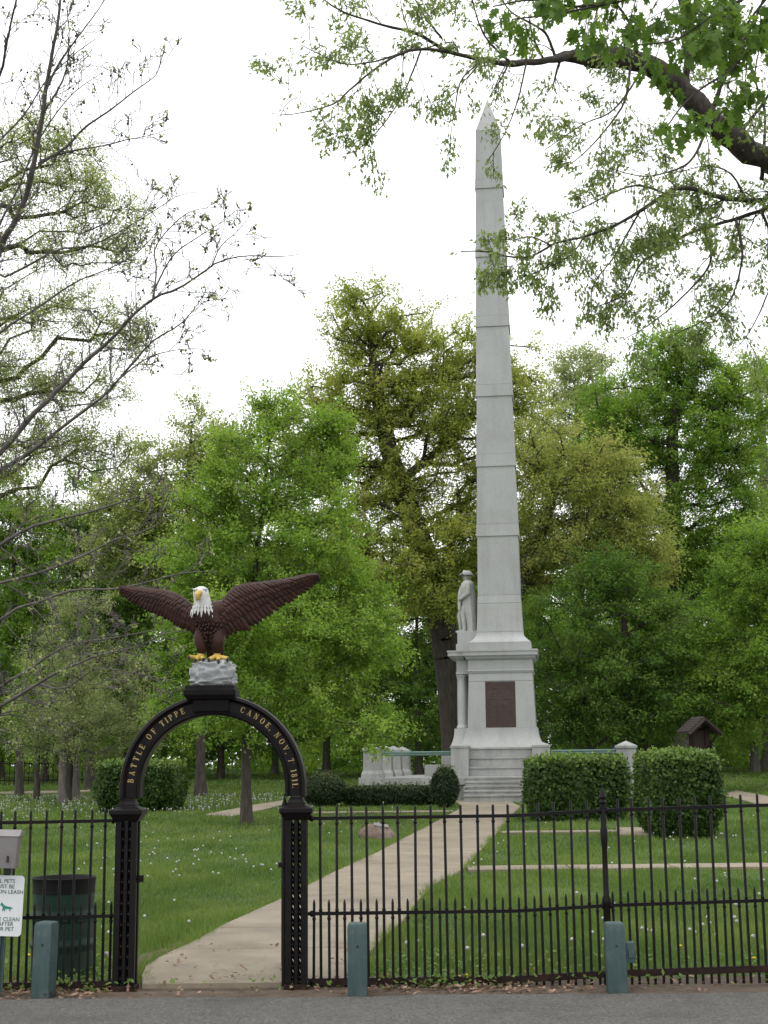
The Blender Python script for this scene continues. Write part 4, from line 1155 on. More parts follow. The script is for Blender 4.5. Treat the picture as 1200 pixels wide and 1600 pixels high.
# ------------------------------------------------------------------ hedges and shrubs
def hedge(name, label, cat, loc, hx, hy, h, nleaf, size, m, seed, rz=0.0, round_=.25, core=M['bark_dark'], ellip=False, bumpy=.06, taper=.10):
    rng = np.random.default_rng(seed)
    o = thing(name, label, cat, loc, rz)
    # leafy shell in the shape of a clipped block (superellipsoid with lumpy faces)
    N = nleaf
    d = unit(rng, N * 2); d = d[d[:, 2] > -.85][:N]; N = len(d)
    p_ = 1.0 if ellip else round_
    q = np.sign(d) * np.abs(d) ** p_
    if not ellip:
        q = d / np.max(np.abs(d), axis=1, keepdims=True)
        rr_ = np.linalg.norm(q, axis=1, keepdims=True)
        q = q * (1 - round_ * .45 * np.clip(rr_ - 1, 0, 1) ** 1.5)
    q0 = q.copy()
    lump = np.sin(q[:, 0] * 3.1 * hx + seed) * np.sin(q[:, 1] * 4.3 + 1) * np.cos(q[:, 2] * 3.7 + q[:, 0] * 2.3 * hx)
    k = 1 + bumpy * lump + rng.normal(size=N) * .035 - rng.random(N) ** 3 * .22 + .05 * np.sin(q[:, 0] * 9 * hx + q[:, 2] * 7 * h) * np.sin(q[:, 1] * 8 * hy + q[:, 2] * 8 * h + 2)
    under = np.clip(1 - .0 * q[:, 2], 0, 2)
    pos = np.stack([q[:, 0] * hx * k, q[:, 1] * hy * k, h * .5 + q[:, 2] * h * .5 * (1 + (k - 1) * .8)], 1)
    shoot = (q[:, 2] > .7) & (rng.random(N) < .35)
    pos[:, 2] += shoot * rng.random(N) ** 2 * .16
    # taper in towards the ground
    low = np.clip((.35 * h - pos[:, 2]) / (.35 * h), 0, 1)
    pos[:, 0] *= 1 - taper * low; pos[:, 1] *= 1 - taper * low
    out = q / np.linalg.norm(q, axis=1, keepdims=True)
    nor = out + unit(rng, N) * .7
    axis = unit(rng, N) + V(0, 0, .3)
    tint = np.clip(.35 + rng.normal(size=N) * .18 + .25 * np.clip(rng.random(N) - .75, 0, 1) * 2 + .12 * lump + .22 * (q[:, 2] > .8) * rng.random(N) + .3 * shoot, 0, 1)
    s_ = size * rng.uniform(.7, 1.3, N)
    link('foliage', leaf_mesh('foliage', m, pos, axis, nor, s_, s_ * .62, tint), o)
    # twiggy heart
    nb = 60
    a = np.stack([rng.uniform(-.5, .5, nb) * hx, rng.uniform(-.5, .5, nb) * hy, np.full(nb, -.05)], 1)
    b = np.stack([rng.uniform(-.85, .85, nb) * hx, rng.uniform(-.85, .85, nb) * hy, rng.uniform(.5, .9, nb) * h], 1)
    v1, f1 = segs(a, b, .022, .008, 5)
    link('stems', np_mesh('stems', v1, f1, core), o)
    # dense inner foliage that blocks the view through
    n2 = int(N * .35)
    q2 = rng.uniform(-.84, .84, (n2, 3)); q2[:, 2] = rng.uniform(-.9, .86, n2); q2[:, :2] *= (1 - taper * np.clip(-q2[:, 2:3] - .1, 0, 1))
    if ellip: q2 = unit(rng, n2) * (rng.random(n2)[:, None] ** .4) * .85
    p2 = np.stack([q2[:, 0] * hx, q2[:, 1] * hy, h * .5 + q2[:, 2] * h * .5], 1)
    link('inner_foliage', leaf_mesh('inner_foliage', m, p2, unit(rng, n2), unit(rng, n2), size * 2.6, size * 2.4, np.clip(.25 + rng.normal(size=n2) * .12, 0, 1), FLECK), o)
    return o
def px_m(Y, px=900, py=1240): return float(P(px + 1, py, Y)[0] - P(px, py, Y)[0])
h1 = G(913, 1284); s1_ = px_m(h1[1] + 1.2)
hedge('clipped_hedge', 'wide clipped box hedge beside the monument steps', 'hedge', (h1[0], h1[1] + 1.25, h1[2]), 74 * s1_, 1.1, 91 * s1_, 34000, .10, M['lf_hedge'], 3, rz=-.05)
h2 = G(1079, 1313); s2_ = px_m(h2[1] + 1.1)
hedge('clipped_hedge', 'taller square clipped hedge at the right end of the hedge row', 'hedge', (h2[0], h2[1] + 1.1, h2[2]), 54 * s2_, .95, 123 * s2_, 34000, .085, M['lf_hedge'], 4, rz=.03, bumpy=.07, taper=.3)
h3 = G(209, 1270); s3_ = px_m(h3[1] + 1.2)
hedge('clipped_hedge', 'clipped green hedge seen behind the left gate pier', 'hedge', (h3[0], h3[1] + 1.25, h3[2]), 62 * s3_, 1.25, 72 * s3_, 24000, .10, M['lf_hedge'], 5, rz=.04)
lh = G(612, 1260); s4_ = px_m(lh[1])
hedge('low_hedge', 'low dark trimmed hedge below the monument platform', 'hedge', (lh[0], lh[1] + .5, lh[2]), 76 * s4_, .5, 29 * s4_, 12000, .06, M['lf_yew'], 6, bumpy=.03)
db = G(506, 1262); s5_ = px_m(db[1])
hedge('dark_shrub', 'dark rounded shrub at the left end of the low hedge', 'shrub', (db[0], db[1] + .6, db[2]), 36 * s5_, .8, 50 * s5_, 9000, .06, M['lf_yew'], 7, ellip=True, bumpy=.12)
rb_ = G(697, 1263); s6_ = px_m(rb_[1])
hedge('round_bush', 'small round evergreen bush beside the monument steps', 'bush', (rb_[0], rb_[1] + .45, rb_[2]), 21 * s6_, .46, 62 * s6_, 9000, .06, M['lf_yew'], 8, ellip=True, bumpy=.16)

# ------------------------------------------------------------------ trees
def resample(pts, step):
    pts = np.asarray(pts, float)
    d = np.concatenate([[0], np.cumsum(np.linalg.norm(np.diff(pts, axis=0), axis=1))])
    n = max(2, int(d[-1] / step) + 1)
    t = np.linspace(0, d[-1], n)
    return np.stack([np.interp(t, d, pts[:, k]) for k in range(3)], 1)
def skeleton(trunk, targets, rng, zb, step=.8, wob=.07, kpath=.28):
    nodes = [p for p in resample(trunk, step)]
    par = list(range(-1, len(nodes) - 1))
    plen = [0.0]
    for k in range(1, len(nodes)): plen.append(0.0)
    N = np.zeros((len(nodes) + len(targets) * 16, 3)); N[:len(nodes)] = nodes
    PL = np.zeros(len(N)); n = len(nodes)
    ok = np.zeros(len(N), bool); ok[:n] = N[:n, 2] > zb
    ok[n - 1] = True
    dt = np.min(np.linalg.norm(targets[:, None, :] - N[None, :n], axis=2), axis=1)
    tips = []
    for ti in np.argsort(dt):
        t = targets[ti]
        d = np.linalg.norm(N[:n] - t, axis=1)
        cost = d + kpath * PL[:n] + .9 * np.maximum(0, N[:n, 2] - t[2]) + np.where(ok[:n], 0, 1e6)
        k = int(np.argmin(cost))
        a = N[k]; L = d[k]
        m_ = int(np.clip(L / step, 1, 14))
        prev = k
        bend = rng.normal(size=3) * wob * L; bend[2] += .07 * L
        for j in range(1, m_ + 1):
            s = j / m_
            p = a + (t - a) * s + bend * math.sin(math.pi * s) + (rng.normal(size=3) * .07 * step if j < m_ else 0)
            N[n] = p; PL[n] = PL[prev] + L / m_; ok[n] = True
            par.append(prev); prev = n; n += 1
        tips.append(prev)
    return N[:n], np.array(par), np.array(tips)
def ellipsoids_px(lst, Y):
    """(px, py, rx, ry[, depth offset]) in photo pixels -> world ellipsoids at distance Y."""
    out = []
    for e in lst:
        y = Y + (e[4] if len(e) > 4 else 0)
        c = P(e[0], e[1], y); s = float(np.linalg.norm(P(e[0] + 1, e[1], y) - c))
        out.append((c, np.array([e[2] * s, (e[2] + e[3]) * .45 * s, e[3] * s])))
    return out
def sample_targets(ells, n, rng, outer=2.0):
    vol = np.array([np.prod(r) ** .8 for _, r in ells]); vol /= vol.sum()
    pick = rng.choice(len(ells), n, p=vol)
    d = unit(rng, n); rad = rng.random(n) ** (1 / (outer + 1))
    C = np.array([ells[i][0] for i in pick]); Rr = np.array([ells[i][1] for i in pick])
    return C + d * rad[:, None] * Rr
def wood_mesh(N, par, tips, r0, nt, rmin=.012, expo=.48, flare_=1.6):
    cnt = np.zeros(len(N)); cnt[tips] += 1
    for i in range(len(N) - 1, 0, -1): cnt[par[i]] += cnt[i]
    cnt = np.maximum(cnt, 1)
    r = np.maximum(rmin, r0 * (cnt / cnt[0]) ** expo * .92)
    z0 = N[0, 2]
    r[:nt] = np.maximum(r[:nt], r0 * np.linspace(1, .03, nt) ** .8 * .9)
    f = 1 + (flare_ - 1) * np.exp(-(N[:nt, 2] - z0) / .5)
    r[:nt] *= f
    i = np.arange(1, len(N))
    ra = np.minimum(r[par[i]], r[i] * 1.35); rb = r[i]
    trunk_sel = i < nt
    ra = np.where(trunk_sel, r[par[i]], ra)
    big = rb > .06
    v1, f1 = segs(N[par[i]][big], N[i][big] + (N[i] - N[par[i]])[big] * .12, ra[big], rb[big], 9)
    v2, f2 = segs(N[par[i]][~big], N[i][~big], ra[~big], rb[~big], 5)
    return np.concatenate([v1, v2]), np.concatenate([f1, f2 + len(v1)])
def foliage_arrays(tg, rng, cen, ntw, twl, nlf, size, droop=.3, flat=.42, ratio=.65, tvar=.2):
    """Twigs out of each branch end, leaves along the twigs."""
    nT = len(tg)
    a = np.repeat(tg, ntw, axis=0)
    d = unit(rng, len(a)); d[:, 2] *= flat
    out = a - cen; out /= np.linalg.norm(out, axis=1, keepdims=True) + 1e-6
    d = d + out * .45 + V(0, 0, .12)
    d /= np.linalg.norm(d, axis=1, keepdims=True)
    ln = twl * rng.uniform(.5, 1.3, len(a))
    b = a + d * ln[:, None]
    t = rng.uniform(.1, 1.05, (len(a), nlf))
    pos = (a[:, None] + (b - a)[:, None] * t[..., None] + rng.normal(size=(len(a), nlf, 3)) * (twl * .10)).reshape(-1, 3)
    n = len(pos)
    axis = np.repeat(d, nlf, axis=0) * .6 + unit(rng, n) * .9 + V(0, 0, -droop)
    nor = unit(rng, n) * .65 + V(0, 0, .8)
    ct = np.repeat(rng.normal(size=nT) * tvar, ntw * nlf)
    tint = np.clip(.48 + ct + rng.normal(size=n) * .13, 0, 1)
    L = size * rng.uniform(.65, 1.35, n)
    return (a, b), pos, axis, nor, L, L * ratio, tint
def tree(name, label, trunk, r0, ells, nt_, m_leaf, m_bark, seed, expo=.48, flat=.45, ntw=7, twl=.9, nlf=24, size=.13, zb=None, droop=.3, outer=2.0, cat='tree', group=None, wob=.08, ratio=.65, tvar=.2, step=.8):
    rng = np.random.default_rng(seed)
    trunk = [np.asarray(p, float) for p in trunk]
    o = thing(name, label, cat, trunk[0], 0, group)
    org = trunk[0]
    tg = sample_targets(ells, nt_, rng, outer)
    tg = tg[tg[:, 2] > org[2] + .8]
    if zb is None: zb = org[2] + .35 * (tg[:, 2].mean() - org[2])
    N, par, tips = skeleton(trunk, tg, rng, zb, step, wob)
    ntn = len(resample(trunk, step))
    v, f = wood_mesh(N, par, tips, r0, ntn, expo=expo)
    cen = tg.mean(axis=0)
    (a, b), pos, axis, nor, L, W, tint = foliage_arrays(tg, rng, cen, ntw, twl, int(nlf * 1.9), size * .84, droop, flat, .8, tvar)
    v2, f2 = segs(a[::2], b[::2], .011, .004, 3)
    link('trunk', np_mesh('trunk', np.concatenate([v, v2]) - org, np.concatenate([f, f2 + len(v)]) if f.shape[1] == f2.shape[1] else [f, f2 + len(v)], m_bark, smooth=True), o)
    link('crown', leaf_mesh('crown', m_leaf, pos - org, axis, nor, L, W, tint, FLECK), o)
    return o
def tpx(lst, Y, sink=.1):
    """Trunk line from photo pixels; the first point is dropped onto the ground."""
    pts = [P(x, y, Y + (d[0] if d else 0)) for x, y, *d in lst]
    pts[0][2] = float(gh(pts[0][0], pts[0][1])) - sink
    return pts

# young pin oak on the lawn behind the gate
Y1 = 35.4
tree('pin_oak', 'young bright green oak with slender dark trunk seen through the gate arch',
     tpx([(385, 1296), (384, 1180), (386, 1080), (398, 900), (415, 740), (430, 620)], Y1), .125,
     ellipsoids_px([(438, 640, 26, 45), (370, 700, 40, 40), (500, 680, 40, 40), (335, 790, 55, 50), (435, 670, 52, 55), (405, 770, 90, 65), (495, 765, 65, 75), (380, 870, 120, 80), (480, 880, 100, 90), (430, 980, 150, 80, -1), (540, 1010, 90, 90, 0), (540, 930, 60, 60, .5), (300, 880, 70, 60), (330, 960, 90, 80), (450, 1090, 150, 50, -1), (560, 1120, 70, 35, -1), (300, 1060, 70, 55), (585, 1155, 40, 18, -1.5), (330, 1120, 70, 35)], Y1),
     440, M['lf_bright'], M['bark_dark'], 11, flat=.55, ntw=8, twl=.75, nlf=22, size=.095, zb=2.4, droop=.45, outer=1.6, wob=.05)
# old oak behind the monument
Y2 = 62.0
tree('old_oak', 'massive old oak with bronze-green spring leaves behind the obelisk',
     tpx([(716, 1235), (712, 1160), (706, 1080), (694, 985), (672, 890), (640, 800), (612, 720), (590, 620), (578, 520)], Y2), .68,
     ellipsoids_px([(580, 490, 72, 42), (560, 545, 60, 50), (660, 540, 90, 58), (600, 610, 110, 80), (700, 620, 100, 90), (780, 590, 60, 80), (520, 650, 70, 70), (560, 720, 90, 80), (660, 740, 120, 90), (770, 730, 90, 110), (830, 680, 60, 70), (650, 860, 110, 70, -2), (760, 870, 110, 80, -1), (560, 830, 70, 70), (690, 930, 70, 40, -3), (600, 920, 60, 60), (500, 750, 60, 70), (520, 850, 60, 70), (470, 690, 40, 50)], Y2),
     640, M['lf_olive'], M['bark_dark'], 12, flat=.8, ntw=7, twl=1.1, nlf=20, size=.155, zb=7.5, outer=1.7, wob=.13)
# bronze oak right of the obelisk
Y3 = 58.0
tree('bronze_oak', 'spreading oak with brownish young leaves right of the obelisk',
     tpx([(790, 1225), (790, 1100), (792, 980), (815, 900), (858, 800), (880, 700)], Y3), .36,
     ellipsoids_px([(850, 720, 55, 70), (880, 790, 90, 75), (960, 810, 75, 70), (1000, 860, 60, 55), (900, 870, 110, 50), (850, 860, 60, 70), (940, 730, 60, 45), (1010, 920, 50, 30)], Y3),
     280, M['lf_brown'], M['bark_dark'], 13, flat=.8, ntw=7, twl=1.05, nlf=16, size=.14, zb=5.5, outer=1.6, wob=.13)
# tall maple at right
Y4 = 72.0
tree('tall_maple', 'tall bright green maple with dark trunk on the right',
     tpx([(1068, 1225), (1066, 1120), (1062, 1000), (1058, 900), (1052, 800), (1050, 700), (1058, 600)], Y4), .55,
     ellipsoids_px([(1060, 565, 80, 45), (1020, 610, 75, 55), (1110, 610, 75, 60), (990, 680, 70, 60), (1070, 690, 90, 70), (1140, 700, 60, 80), (1000, 760, 80, 60), (1090, 790, 100, 70), (1030, 860, 110, 60), (1120, 890, 90, 60), (960, 830, 50, 60), (950, 640, 50, 50), (935, 740, 55, 60), (1165, 620, 50, 55), (1160, 810, 70, 60)], Y4),
     560, M['lf_green'], M['bark_dark'], 14, flat=.75, ntw=7, twl=1.2, nlf=22, size=.165, zb=6.5, outer=1.7)
# shade trees between the monument and the woods
Y5 = 55.5
tree('shade_maple', 'low spreading green maple between the obelisk and the kiosk',
     tpx([(985, 1225), (984, 1140), (980, 1060), (975, 960)], Y5), .28,
     ellipsoids_px([(905, 985, 75, 75), (935, 930, 60, 55), (990, 955, 80, 75), (880, 1080, 75, 70), (960, 1080, 110, 70), (1040, 1040, 80, 90), (1010, 1120, 90, 45), (900, 1140, 60, 35)], Y5),
     250, M['lf_dark'], M['bark_dark'], 15, flat=.45, ntw=7, twl=1.1, nlf=19, size=.145, zb=2.6, outer=1.6, droop=.4)
Y6 = 54.0
tree('edge_maple', 'green maple cut off by the right edge of the picture',
     tpx([(1235, 1240), (1230, 1120), (1228, 1000), (1225, 880)], Y6), .30,
     ellipsoids_px([(1190, 850, 60, 45), (1210, 900, 90, 70), (1160, 980, 80, 70), (1220, 1010, 100, 90), (1130, 1050, 80, 55), (1190, 1100, 110, 55), (1120, 1110, 70, 40)], Y6),
     230, M['lf_green'], M['bark_dark'], 16, ntw=7, twl=1.0, nlf=20, size=.14, zb=2.6, outer=1.6, droop=.4)
Y7 = 98.0
tree('pale_tree', 'pale hazy tree top between the obelisk and the maple',
     tpx([(905, 1210), (905, 900), (900, 700), (905, 620)], Y7), .4,
     ellipsoids_px([(920, 590, 62, 42), (880, 650, 55, 60), (950, 660, 60, 60), (900, 730, 70, 60)], Y7),
     200, M['lf_pale'], M['bark_grey'], 17, ntw=6, twl=1.5, nlf=16, size=.22, zb=14, outer=1.6)
tree('pale_tree', 'pale thinly leaved tree behind the maple at the right edge',
     tpx([(1200, 1210), (1200, 900), (1195, 760), (1190, 640)], 92.0), .4,
     ellipsoids_px([(1190, 600, 55, 55), (1185, 690, 60, 70), (1210, 780, 60, 60)], 92.0),
     120, M['lf_pale'], M['bark_grey'], 18, ntw=6, twl=1.4, nlf=14, size=.20, zb=12, outer=1.6)
# left side
Y8 = 56.0
tree('lawn_oak', 'olive green oak with straight trunk behind the eagle',
     tpx([(313, 1245), (313, 1140), (310, 1000), (300, 880), (292, 760), (300, 660)], Y8), .20,
     ellipsoids_px([(302, 660, 33, 28), (300, 710, 60, 45), (350, 720, 60, 50), (250, 780, 70, 60), (320, 800, 90, 60), (230, 860, 80, 55), (300, 890, 100, 60), (370, 860, 60, 70), (195, 790, 60, 50), (250, 715, 45, 35), (180, 860, 60, 50)], Y8),
     360, M['lf_spring'], M['bark_dark'], 19, flat=.8, ntw=6, twl=1.0, nlf=18, size=.14, zb=6, outer=1.6, wob=.14)
Y9 = 66.0
tree('deep_green_maple', 'deep green dense maple behind the bare branches',
     tpx([(140, 1245), (140, 1120), (142, 980), (140, 860)], Y9), .22,
     ellipsoids_px([(140, 800, 65, 50), (100, 860, 75, 60), (180, 870, 80, 60), (130, 940, 110, 60), (210, 960, 80, 70), (60, 960, 70, 70), (140, 1030, 130, 50)], Y9),
     240, M['lf_dark'], M['bark_dark'], 20, flat=.65, ntw=7, twl=1.1, nlf=27, size=.16, zb=5, outer=1.6)
Y10 = 50.0
tree('pale_crab_tree', 'small pale grey-green tree with clustered trunks on the left lawn',
     tpx([(97, 1258), (97, 1190), (104, 1120), (118, 1020), (125, 960)], Y10), .13,
     ellipsoids_px([(125, 960, 45, 40), (110, 1030, 70, 45), (170, 1060, 70, 55), (80, 1100, 70, 50), (150, 1130, 100, 50), (210, 1130, 60, 50), (60, 1160, 50, 30)], Y10),
     180, M['lf_pale'], M['bark_grey'], 21, flat=.8, ntw=7, twl=.7, nlf=16, size=.085, zb=2.0, outer=1.5, wob=.12)
Y11 = 44.0
tree('leafing_oak', 'tall oak with tiny new leaves leaning in from the left edge',
     tpx([(-75, 1275), (-72, 1100), (-66, 900), (-62, 700), (-50, 520), (-40, 400), (-20, 300)], Y11), .36,
     ellipsoids_px([(40, 230, 70, 45), (110, 250, 50, 35), (60, 300, 90, 45), (150, 310, 60, 45), (190, 350, 50, 40), (90, 390, 90, 35), (200, 400, 40, 25), (40, 470, 90, 25), (110, 500, 90, 40), (190, 520, 55, 45), (40, 590, 80, 40), (120, 600, 90, 40), (60, 680, 90, 45), (150, 700, 70, 40), (-20, 560, 60, 100), (20, 760, 80, 50)], Y11),
     470, M['lf_spring'], M['bark_dark'], 22, flat=.9, ntw=6, twl=.95, nlf=15, size=.085, zb=5, outer=1.4, wob=.12, step=.6, expo=.60)
Y12 = 58.0
tree('left_edge_maple', 'fresh green maple at the left edge above the trash drum',
     tpx([(30, 1250), (30, 1150), (25, 1000), (20, 850)], Y12), .15,
     ellipsoids_px([(10, 800, 70, 60), (50, 850, 60, 55), (-10, 900, 80, 70), (40, 960, 70, 60), (-10, 1020, 90, 70), (40, 1080, 70, 50)], Y12),
     200, M['lf_green'], M['bark_dark'], 23, ntw=7, twl=1.0, nlf=24, size=.14, zb=4, outer=1.6)
# bare extra trunks standing on the left lawn under the crab tree
for (x, yb, yt, w, lab, m) in ((57, 1250, 1130, 5, 'thin dark trunk left of the clustered trunks', 'bark_dark'), (107, 1258, 1150, 6, 'dark trunk leaning in the middle of the clustered trunks', 'bark_dark'), (118, 1257, 1150, 6, 'slim grey trunk right of the clustered trunks', 'bark_grey')):
    tree('slim_tree', 'slim tree, ' + lab, tpx([(x, yb), (x + 1, 1190), (x + 4, yt), (x + 8, yt - 70)], Y10 + 3), w * .021,
         ellipsoids_px([(x + 8, yt - 60, 45, 40), (x + 20, yt - 10, 50, 28), (x - 15, yt - 15, 45, 28)], Y10 + 3), 50, M['lf_pale'] if m == 'bark_grey' else M['lf_green'], M[m], 30 + x, ntw=6, twl=.7, nlf=16, size=.095, zb=2.2, group=None)

# the woods behind: three generated trees, copied
def woods_proto(seed, m_leaf, bark, h, spread, n=150):
    rng = np.random.default_rng(seed)
    ells = [(V(rng.normal() * spread * .35, rng.normal() * spread * .35, h * z), V(spread * w, spread * w, h * .16)) for z, w in ((.28, .8), (.38, .95), (.5, 1.0), (.62, .95), (.74, .8), (.86, .5), (.2, .6))]
    return tree('woodland_tree', None, [(0, 0, -.2), (.1, 0, h * .3), (.0, .1, h * .6), (.1, 0, h * .92)], h * .015, ells, n, m_leaf, bark, seed, ntw=6, twl=1.35, nlf=24, size=.21, zb=h * .12, outer=1.5, cat='tree')
def copy_tree(o):
    c = o.copy(); COL.objects.link(c)
    for ch in o.children:
        d = ch.copy(); COL.objects.link(d); d.parent = c
    return c
protos = [woods_proto(41, M['lf_green'], M['bark_dark'], 15.5, 5.0), woods_proto(42, M['lf_bright'], M['bark_grey'], 17.0, 5.2), woods_proto(43, M['lf_dark'], M['bark_dark'], 13.0, 5.5)]
spots = [(-95, 84, 0), (0, 92, 1), (70, 80, 2), (190, 86, 1), (255, 96, 0), (345, 84, 2), (430, 94, 1), (510, 82, 0), (590, 90, 1), (655, 80, 2), (760, 88, 0), (850, 84, 1), (930, 92, 0), (1010, 84, 2), (1110, 96, 0), (1180, 86, 1), (1270, 82, 0), (1350, 92, 1), (-190, 90, 1), (1450, 86, 2),
         (-40, 112, 0), (130, 114, 2), (300, 112, 1), (470, 114, 0), (560, 110, 2), (700, 112, 0), (820, 112, 1), (960, 114, 2), (1060, 110, 0), (1160, 114, 0), (1260, 112, 2)]
rnd = random.Random(9)
usedp = set()
ORD = ['first', 'second', 'third', 'fourth', 'fifth', 'sixth', 'seventh', 'eighth', 'ninth', 'tenth', 'eleventh']
PLACE = ['behind the left edge of the lawn', 'in the second row behind the left lawn', 'beyond the trash drum', 'beyond the clustered trunks', 'behind the hedge at the left pier', 'framed by the gate arch', 'framed by the right side of the gate arch',
         'just right of the gate arch', 'left of the monument platform', 'behind the terrace posts', 'directly behind the obelisk pedestal', 'just right of the obelisk', 'above the wide clipped hedge', 'behind the square hedge', 'behind the kiosk', 'at the right edge of the lawn', 'beyond the right edge of the frame', 'far beyond the right edge of the frame', 'far beyond the left edge of the frame', 'outermost at the right of the woods']
for k, (x, Y, t) in enumerate(spots):
    base = P(x, 1210, Y)
    o = protos[t] if t not in usedp else copy_tree(protos[t])
    usedp.add(t)
    o.location = (base[0], Y, float(gh(0, Y)))
    s = rnd.uniform(.8, 1.12)
    o.scale = (s * rnd.uniform(.95, 1.2), s * rnd.uniform(.95, 1.2), s)
    o.rotation_euler = (0, 0, rnd.uniform(0, 6.28))
    kindw = ('fresh green woodland tree', 'yellow-green woodland tree', 'low dark woodland tree')[t]
    lab = kindw + ' ' + PLACE[k] if k < 20 else 'woodland tree of the farthest row, %s from the left' % ORD[k - 20]
    tag(o, lab, 'tree', 'trees of the woods behind the park')
# undergrowth closing the view under the woods
rng = np.random.default_rng(77)
n = 70000
ux = rng.uniform(-60, 70, n); uy = 100 + rng.uniform(0, 22, n) + 3 * np.sin(ux * .4)
hgt = 3.2 + 1.2 * np.sin(ux * .33 + 1) + .8 * np.sin(ux * .9)
uz = gh(ux, uy) + rng.random(n) ** .8 * np.clip(hgt, 1.6, 5.5)
und = link('undergrowth', leaf_mesh('undergrowth', M['lf_green'], np.stack([ux, uy, uz], 1), unit(rng, n), unit(rng, n) + V(0, -.4, .6), .40, .36, np.clip(.5 + .3 * np.sin(ux * .7) + rng.normal(size=n) * .2, 0, 1), FLECK))
tag(und, 'green undergrowth filling the edge of the woods', 'undergrowth', kind='stuff')

# ------------------------------------------------------------------ near trees: hand-laid limbs with generated twigs
def smooth_line(pts, n):
    pts = np.asarray(pts, float)
    d = np.concatenate([[0], np.cumsum(np.linalg.norm(np.diff(pts, axis=0), axis=1))]); d /= d[-1]
    t = np.linspace(0, 1, n)
    out = np.zeros((n, 3))
    # Catmull-Rom through the points
    ext = np.vstack([2 * pts[0] - pts[1], pts, 2 * pts[-1] - pts[-2]])
    for i, tt in enumerate(t):
        k = int(np.clip(np.searchsorted(d, tt, 'right') - 1, 0, len(pts) - 2))
        s = (tt - d[k]) / (d[k + 1] - d[k] + 1e-9)
        p0, p1, p2, p3 = ext[k:k + 4]
        out[i] = .5 * (2 * p1 + (p2 - p0) * s + (2 * p0 - 5 * p1 + 4 * p2 - p3) * s * s + (3 * p1 - p0 - 3 * p2 + p3) * s ** 3)
    return out
class Limbs:
    def __init__(s, rng): s.mb = MB(); s.rng = rng; s.twA, s.twB, s.twra, s.twrb = [], [], [], []; s.ends = []; s.rmin = .0024
    def limb(s, pts, r0, r1, n=30, sides=10, knob=.06, power=1.0):
        L = smooth_line(pts, n)
        t = np.linspace(0, 1, n)
        rad = (r0 + (r1 - r0) * t ** power) * (1 + s.rng.normal(size=n) * knob)
        L = L + s.rng.normal(size=L.shape) * rad[:, None] * .12
        s.mb.tube(L, list(rad), sides)
        return L, rad
    def twigs(s, L, rad, every, length, spread=1.0, levels=2, up=.15, t0=.15, taper=.45, rmax=.02, outend=True):
        """Side twigs along a limb, each forking again."""
        rng = s.rng
        tan = np.gradient(L, axis=0); tan /= np.linalg.norm(tan, axis=1, keepdims=True) + 1e-9
        d = np.concatenate([[0], np.cumsum(np.linalg.norm(np.diff(L, axis=0), axis=1))])
        x = d[-1] * t0
        while x < d[-1] * .95:
            p = np.array([np.interp(x, d, L[:, k]) for k in range(3)])
            tg = np.array([np.interp(x, d, tan[:, k]) for k in range(3)]); r = float(np.interp(x, d, rad))
            v = rng.normal(size=3); v -= tg * v.dot(tg); v /= np.linalg.norm(v) + 1e-9
            dirn = tg * rng.uniform(.35, .9) + v * spread + V(0, 0, up)
            s.grow(p, dirn / np.linalg.norm(dirn), length * rng.uniform(.55, 1.25) * (1 - .35 * x / d[-1]), min(rmax, max(.0032, r * taper)), levels, up)
            x += every * rng.uniform(.6, 1.5)
        if outend: s.ends.append((L[-1], tan[-1]))
    def grow(s, p, dirn, length, r, level, up):
        rng = s.rng
        n = 5
        step = length / n
        pts = [p]
        for k in range(n):
            dirn = dirn + rng.normal(size=3) * .13 + V(0, 0, up * .12)
            dirn /= np.linalg.norm(dirn)
            q = pts[-1] + dirn * step
            s.twA.append(pts[-1]); s.twB.append(q)
            ra = r * (1 - .75 * k / n); rb = r * (1 - .75 * (k + 1) / n)
            s.twra.append(max(ra, s.rmin)); s.twrb.append(max(rb, s.rmin))
            pts.append(q)
            if level > 0 and k >= 1 and rng.random() < .75:
                v = rng.normal(size=3); v -= dirn * v.dot(dirn); v /= np.linalg.norm(v) + 1e-9
                dd = dirn * .75 + v * .7 + V(0, 0, up * .5)
                s.grow(q, dd / np.linalg.norm(dd), length * rng.uniform(.35, .6), max(.0025, rb * .7), level - 1, up)
        s.ends.append((pts[-1], dirn))
        if level == 0: s.ends.append((pts[3], dirn))
    def mesh(s, name, m, org):
        v2, f2 = segs(np.array(s.twA), np.array(s.twB), np.array(s.twra), np.array(s.twrb), 4)
        v1 = np.array(s.mb.v)
        quads = np.array([f for f in s.mb.f if len(f) == 4]); caps = [f for f in s.mb.f if len(f) != 4]
        groups = {}
        for f in caps: groups.setdefault(len(f), []).append(f)
        return np_mesh(name, np.concatenate([v1, v2]) - org, [np.concatenate([quads, f2 + len(v1)])] + [np.array(g) for g in groups.values()], m, smooth=True)

# --- overhanging oak: trunk stands just outside the right edge
rng = np.random.default_rng(101)
ob = V(5.3, 12.6, float(gh(0, 12.6)))
oak = thing('overhanging_oak', 'old oak whose dark limb and new leaves hang into the upper right', 'tree', ob)
LB = Limbs(rng)
def pl(lst, y0, y1):
    n = len(lst)
    return [P(x, y, y0 + (y1 - y0) * k / (n - 1)) for k, (x, y) in enumerate(lst)]
fork = V(5.0, 12.4, 5.6)
LB.limb([ob - V(0, 0, .2), ob + V(.02, 0, 1.5), ob + V(-.05, -.05, 3.5), fork, V(5.1, 12.3, 7.5), V(5.3, 12.0, 10.0)], .42, .20, 24, 16, .03)
Lm, rm = LB.limb([fork] + pl([(1240, 275), (1200, 247), (1167, 233), (1133, 207), (1100, 180), (1067, 140), (1033, 113), (1000, 96), (960, 88), (920, 92)], 11.3, 10.3), .145, .078, 40, 14, .07, .9)
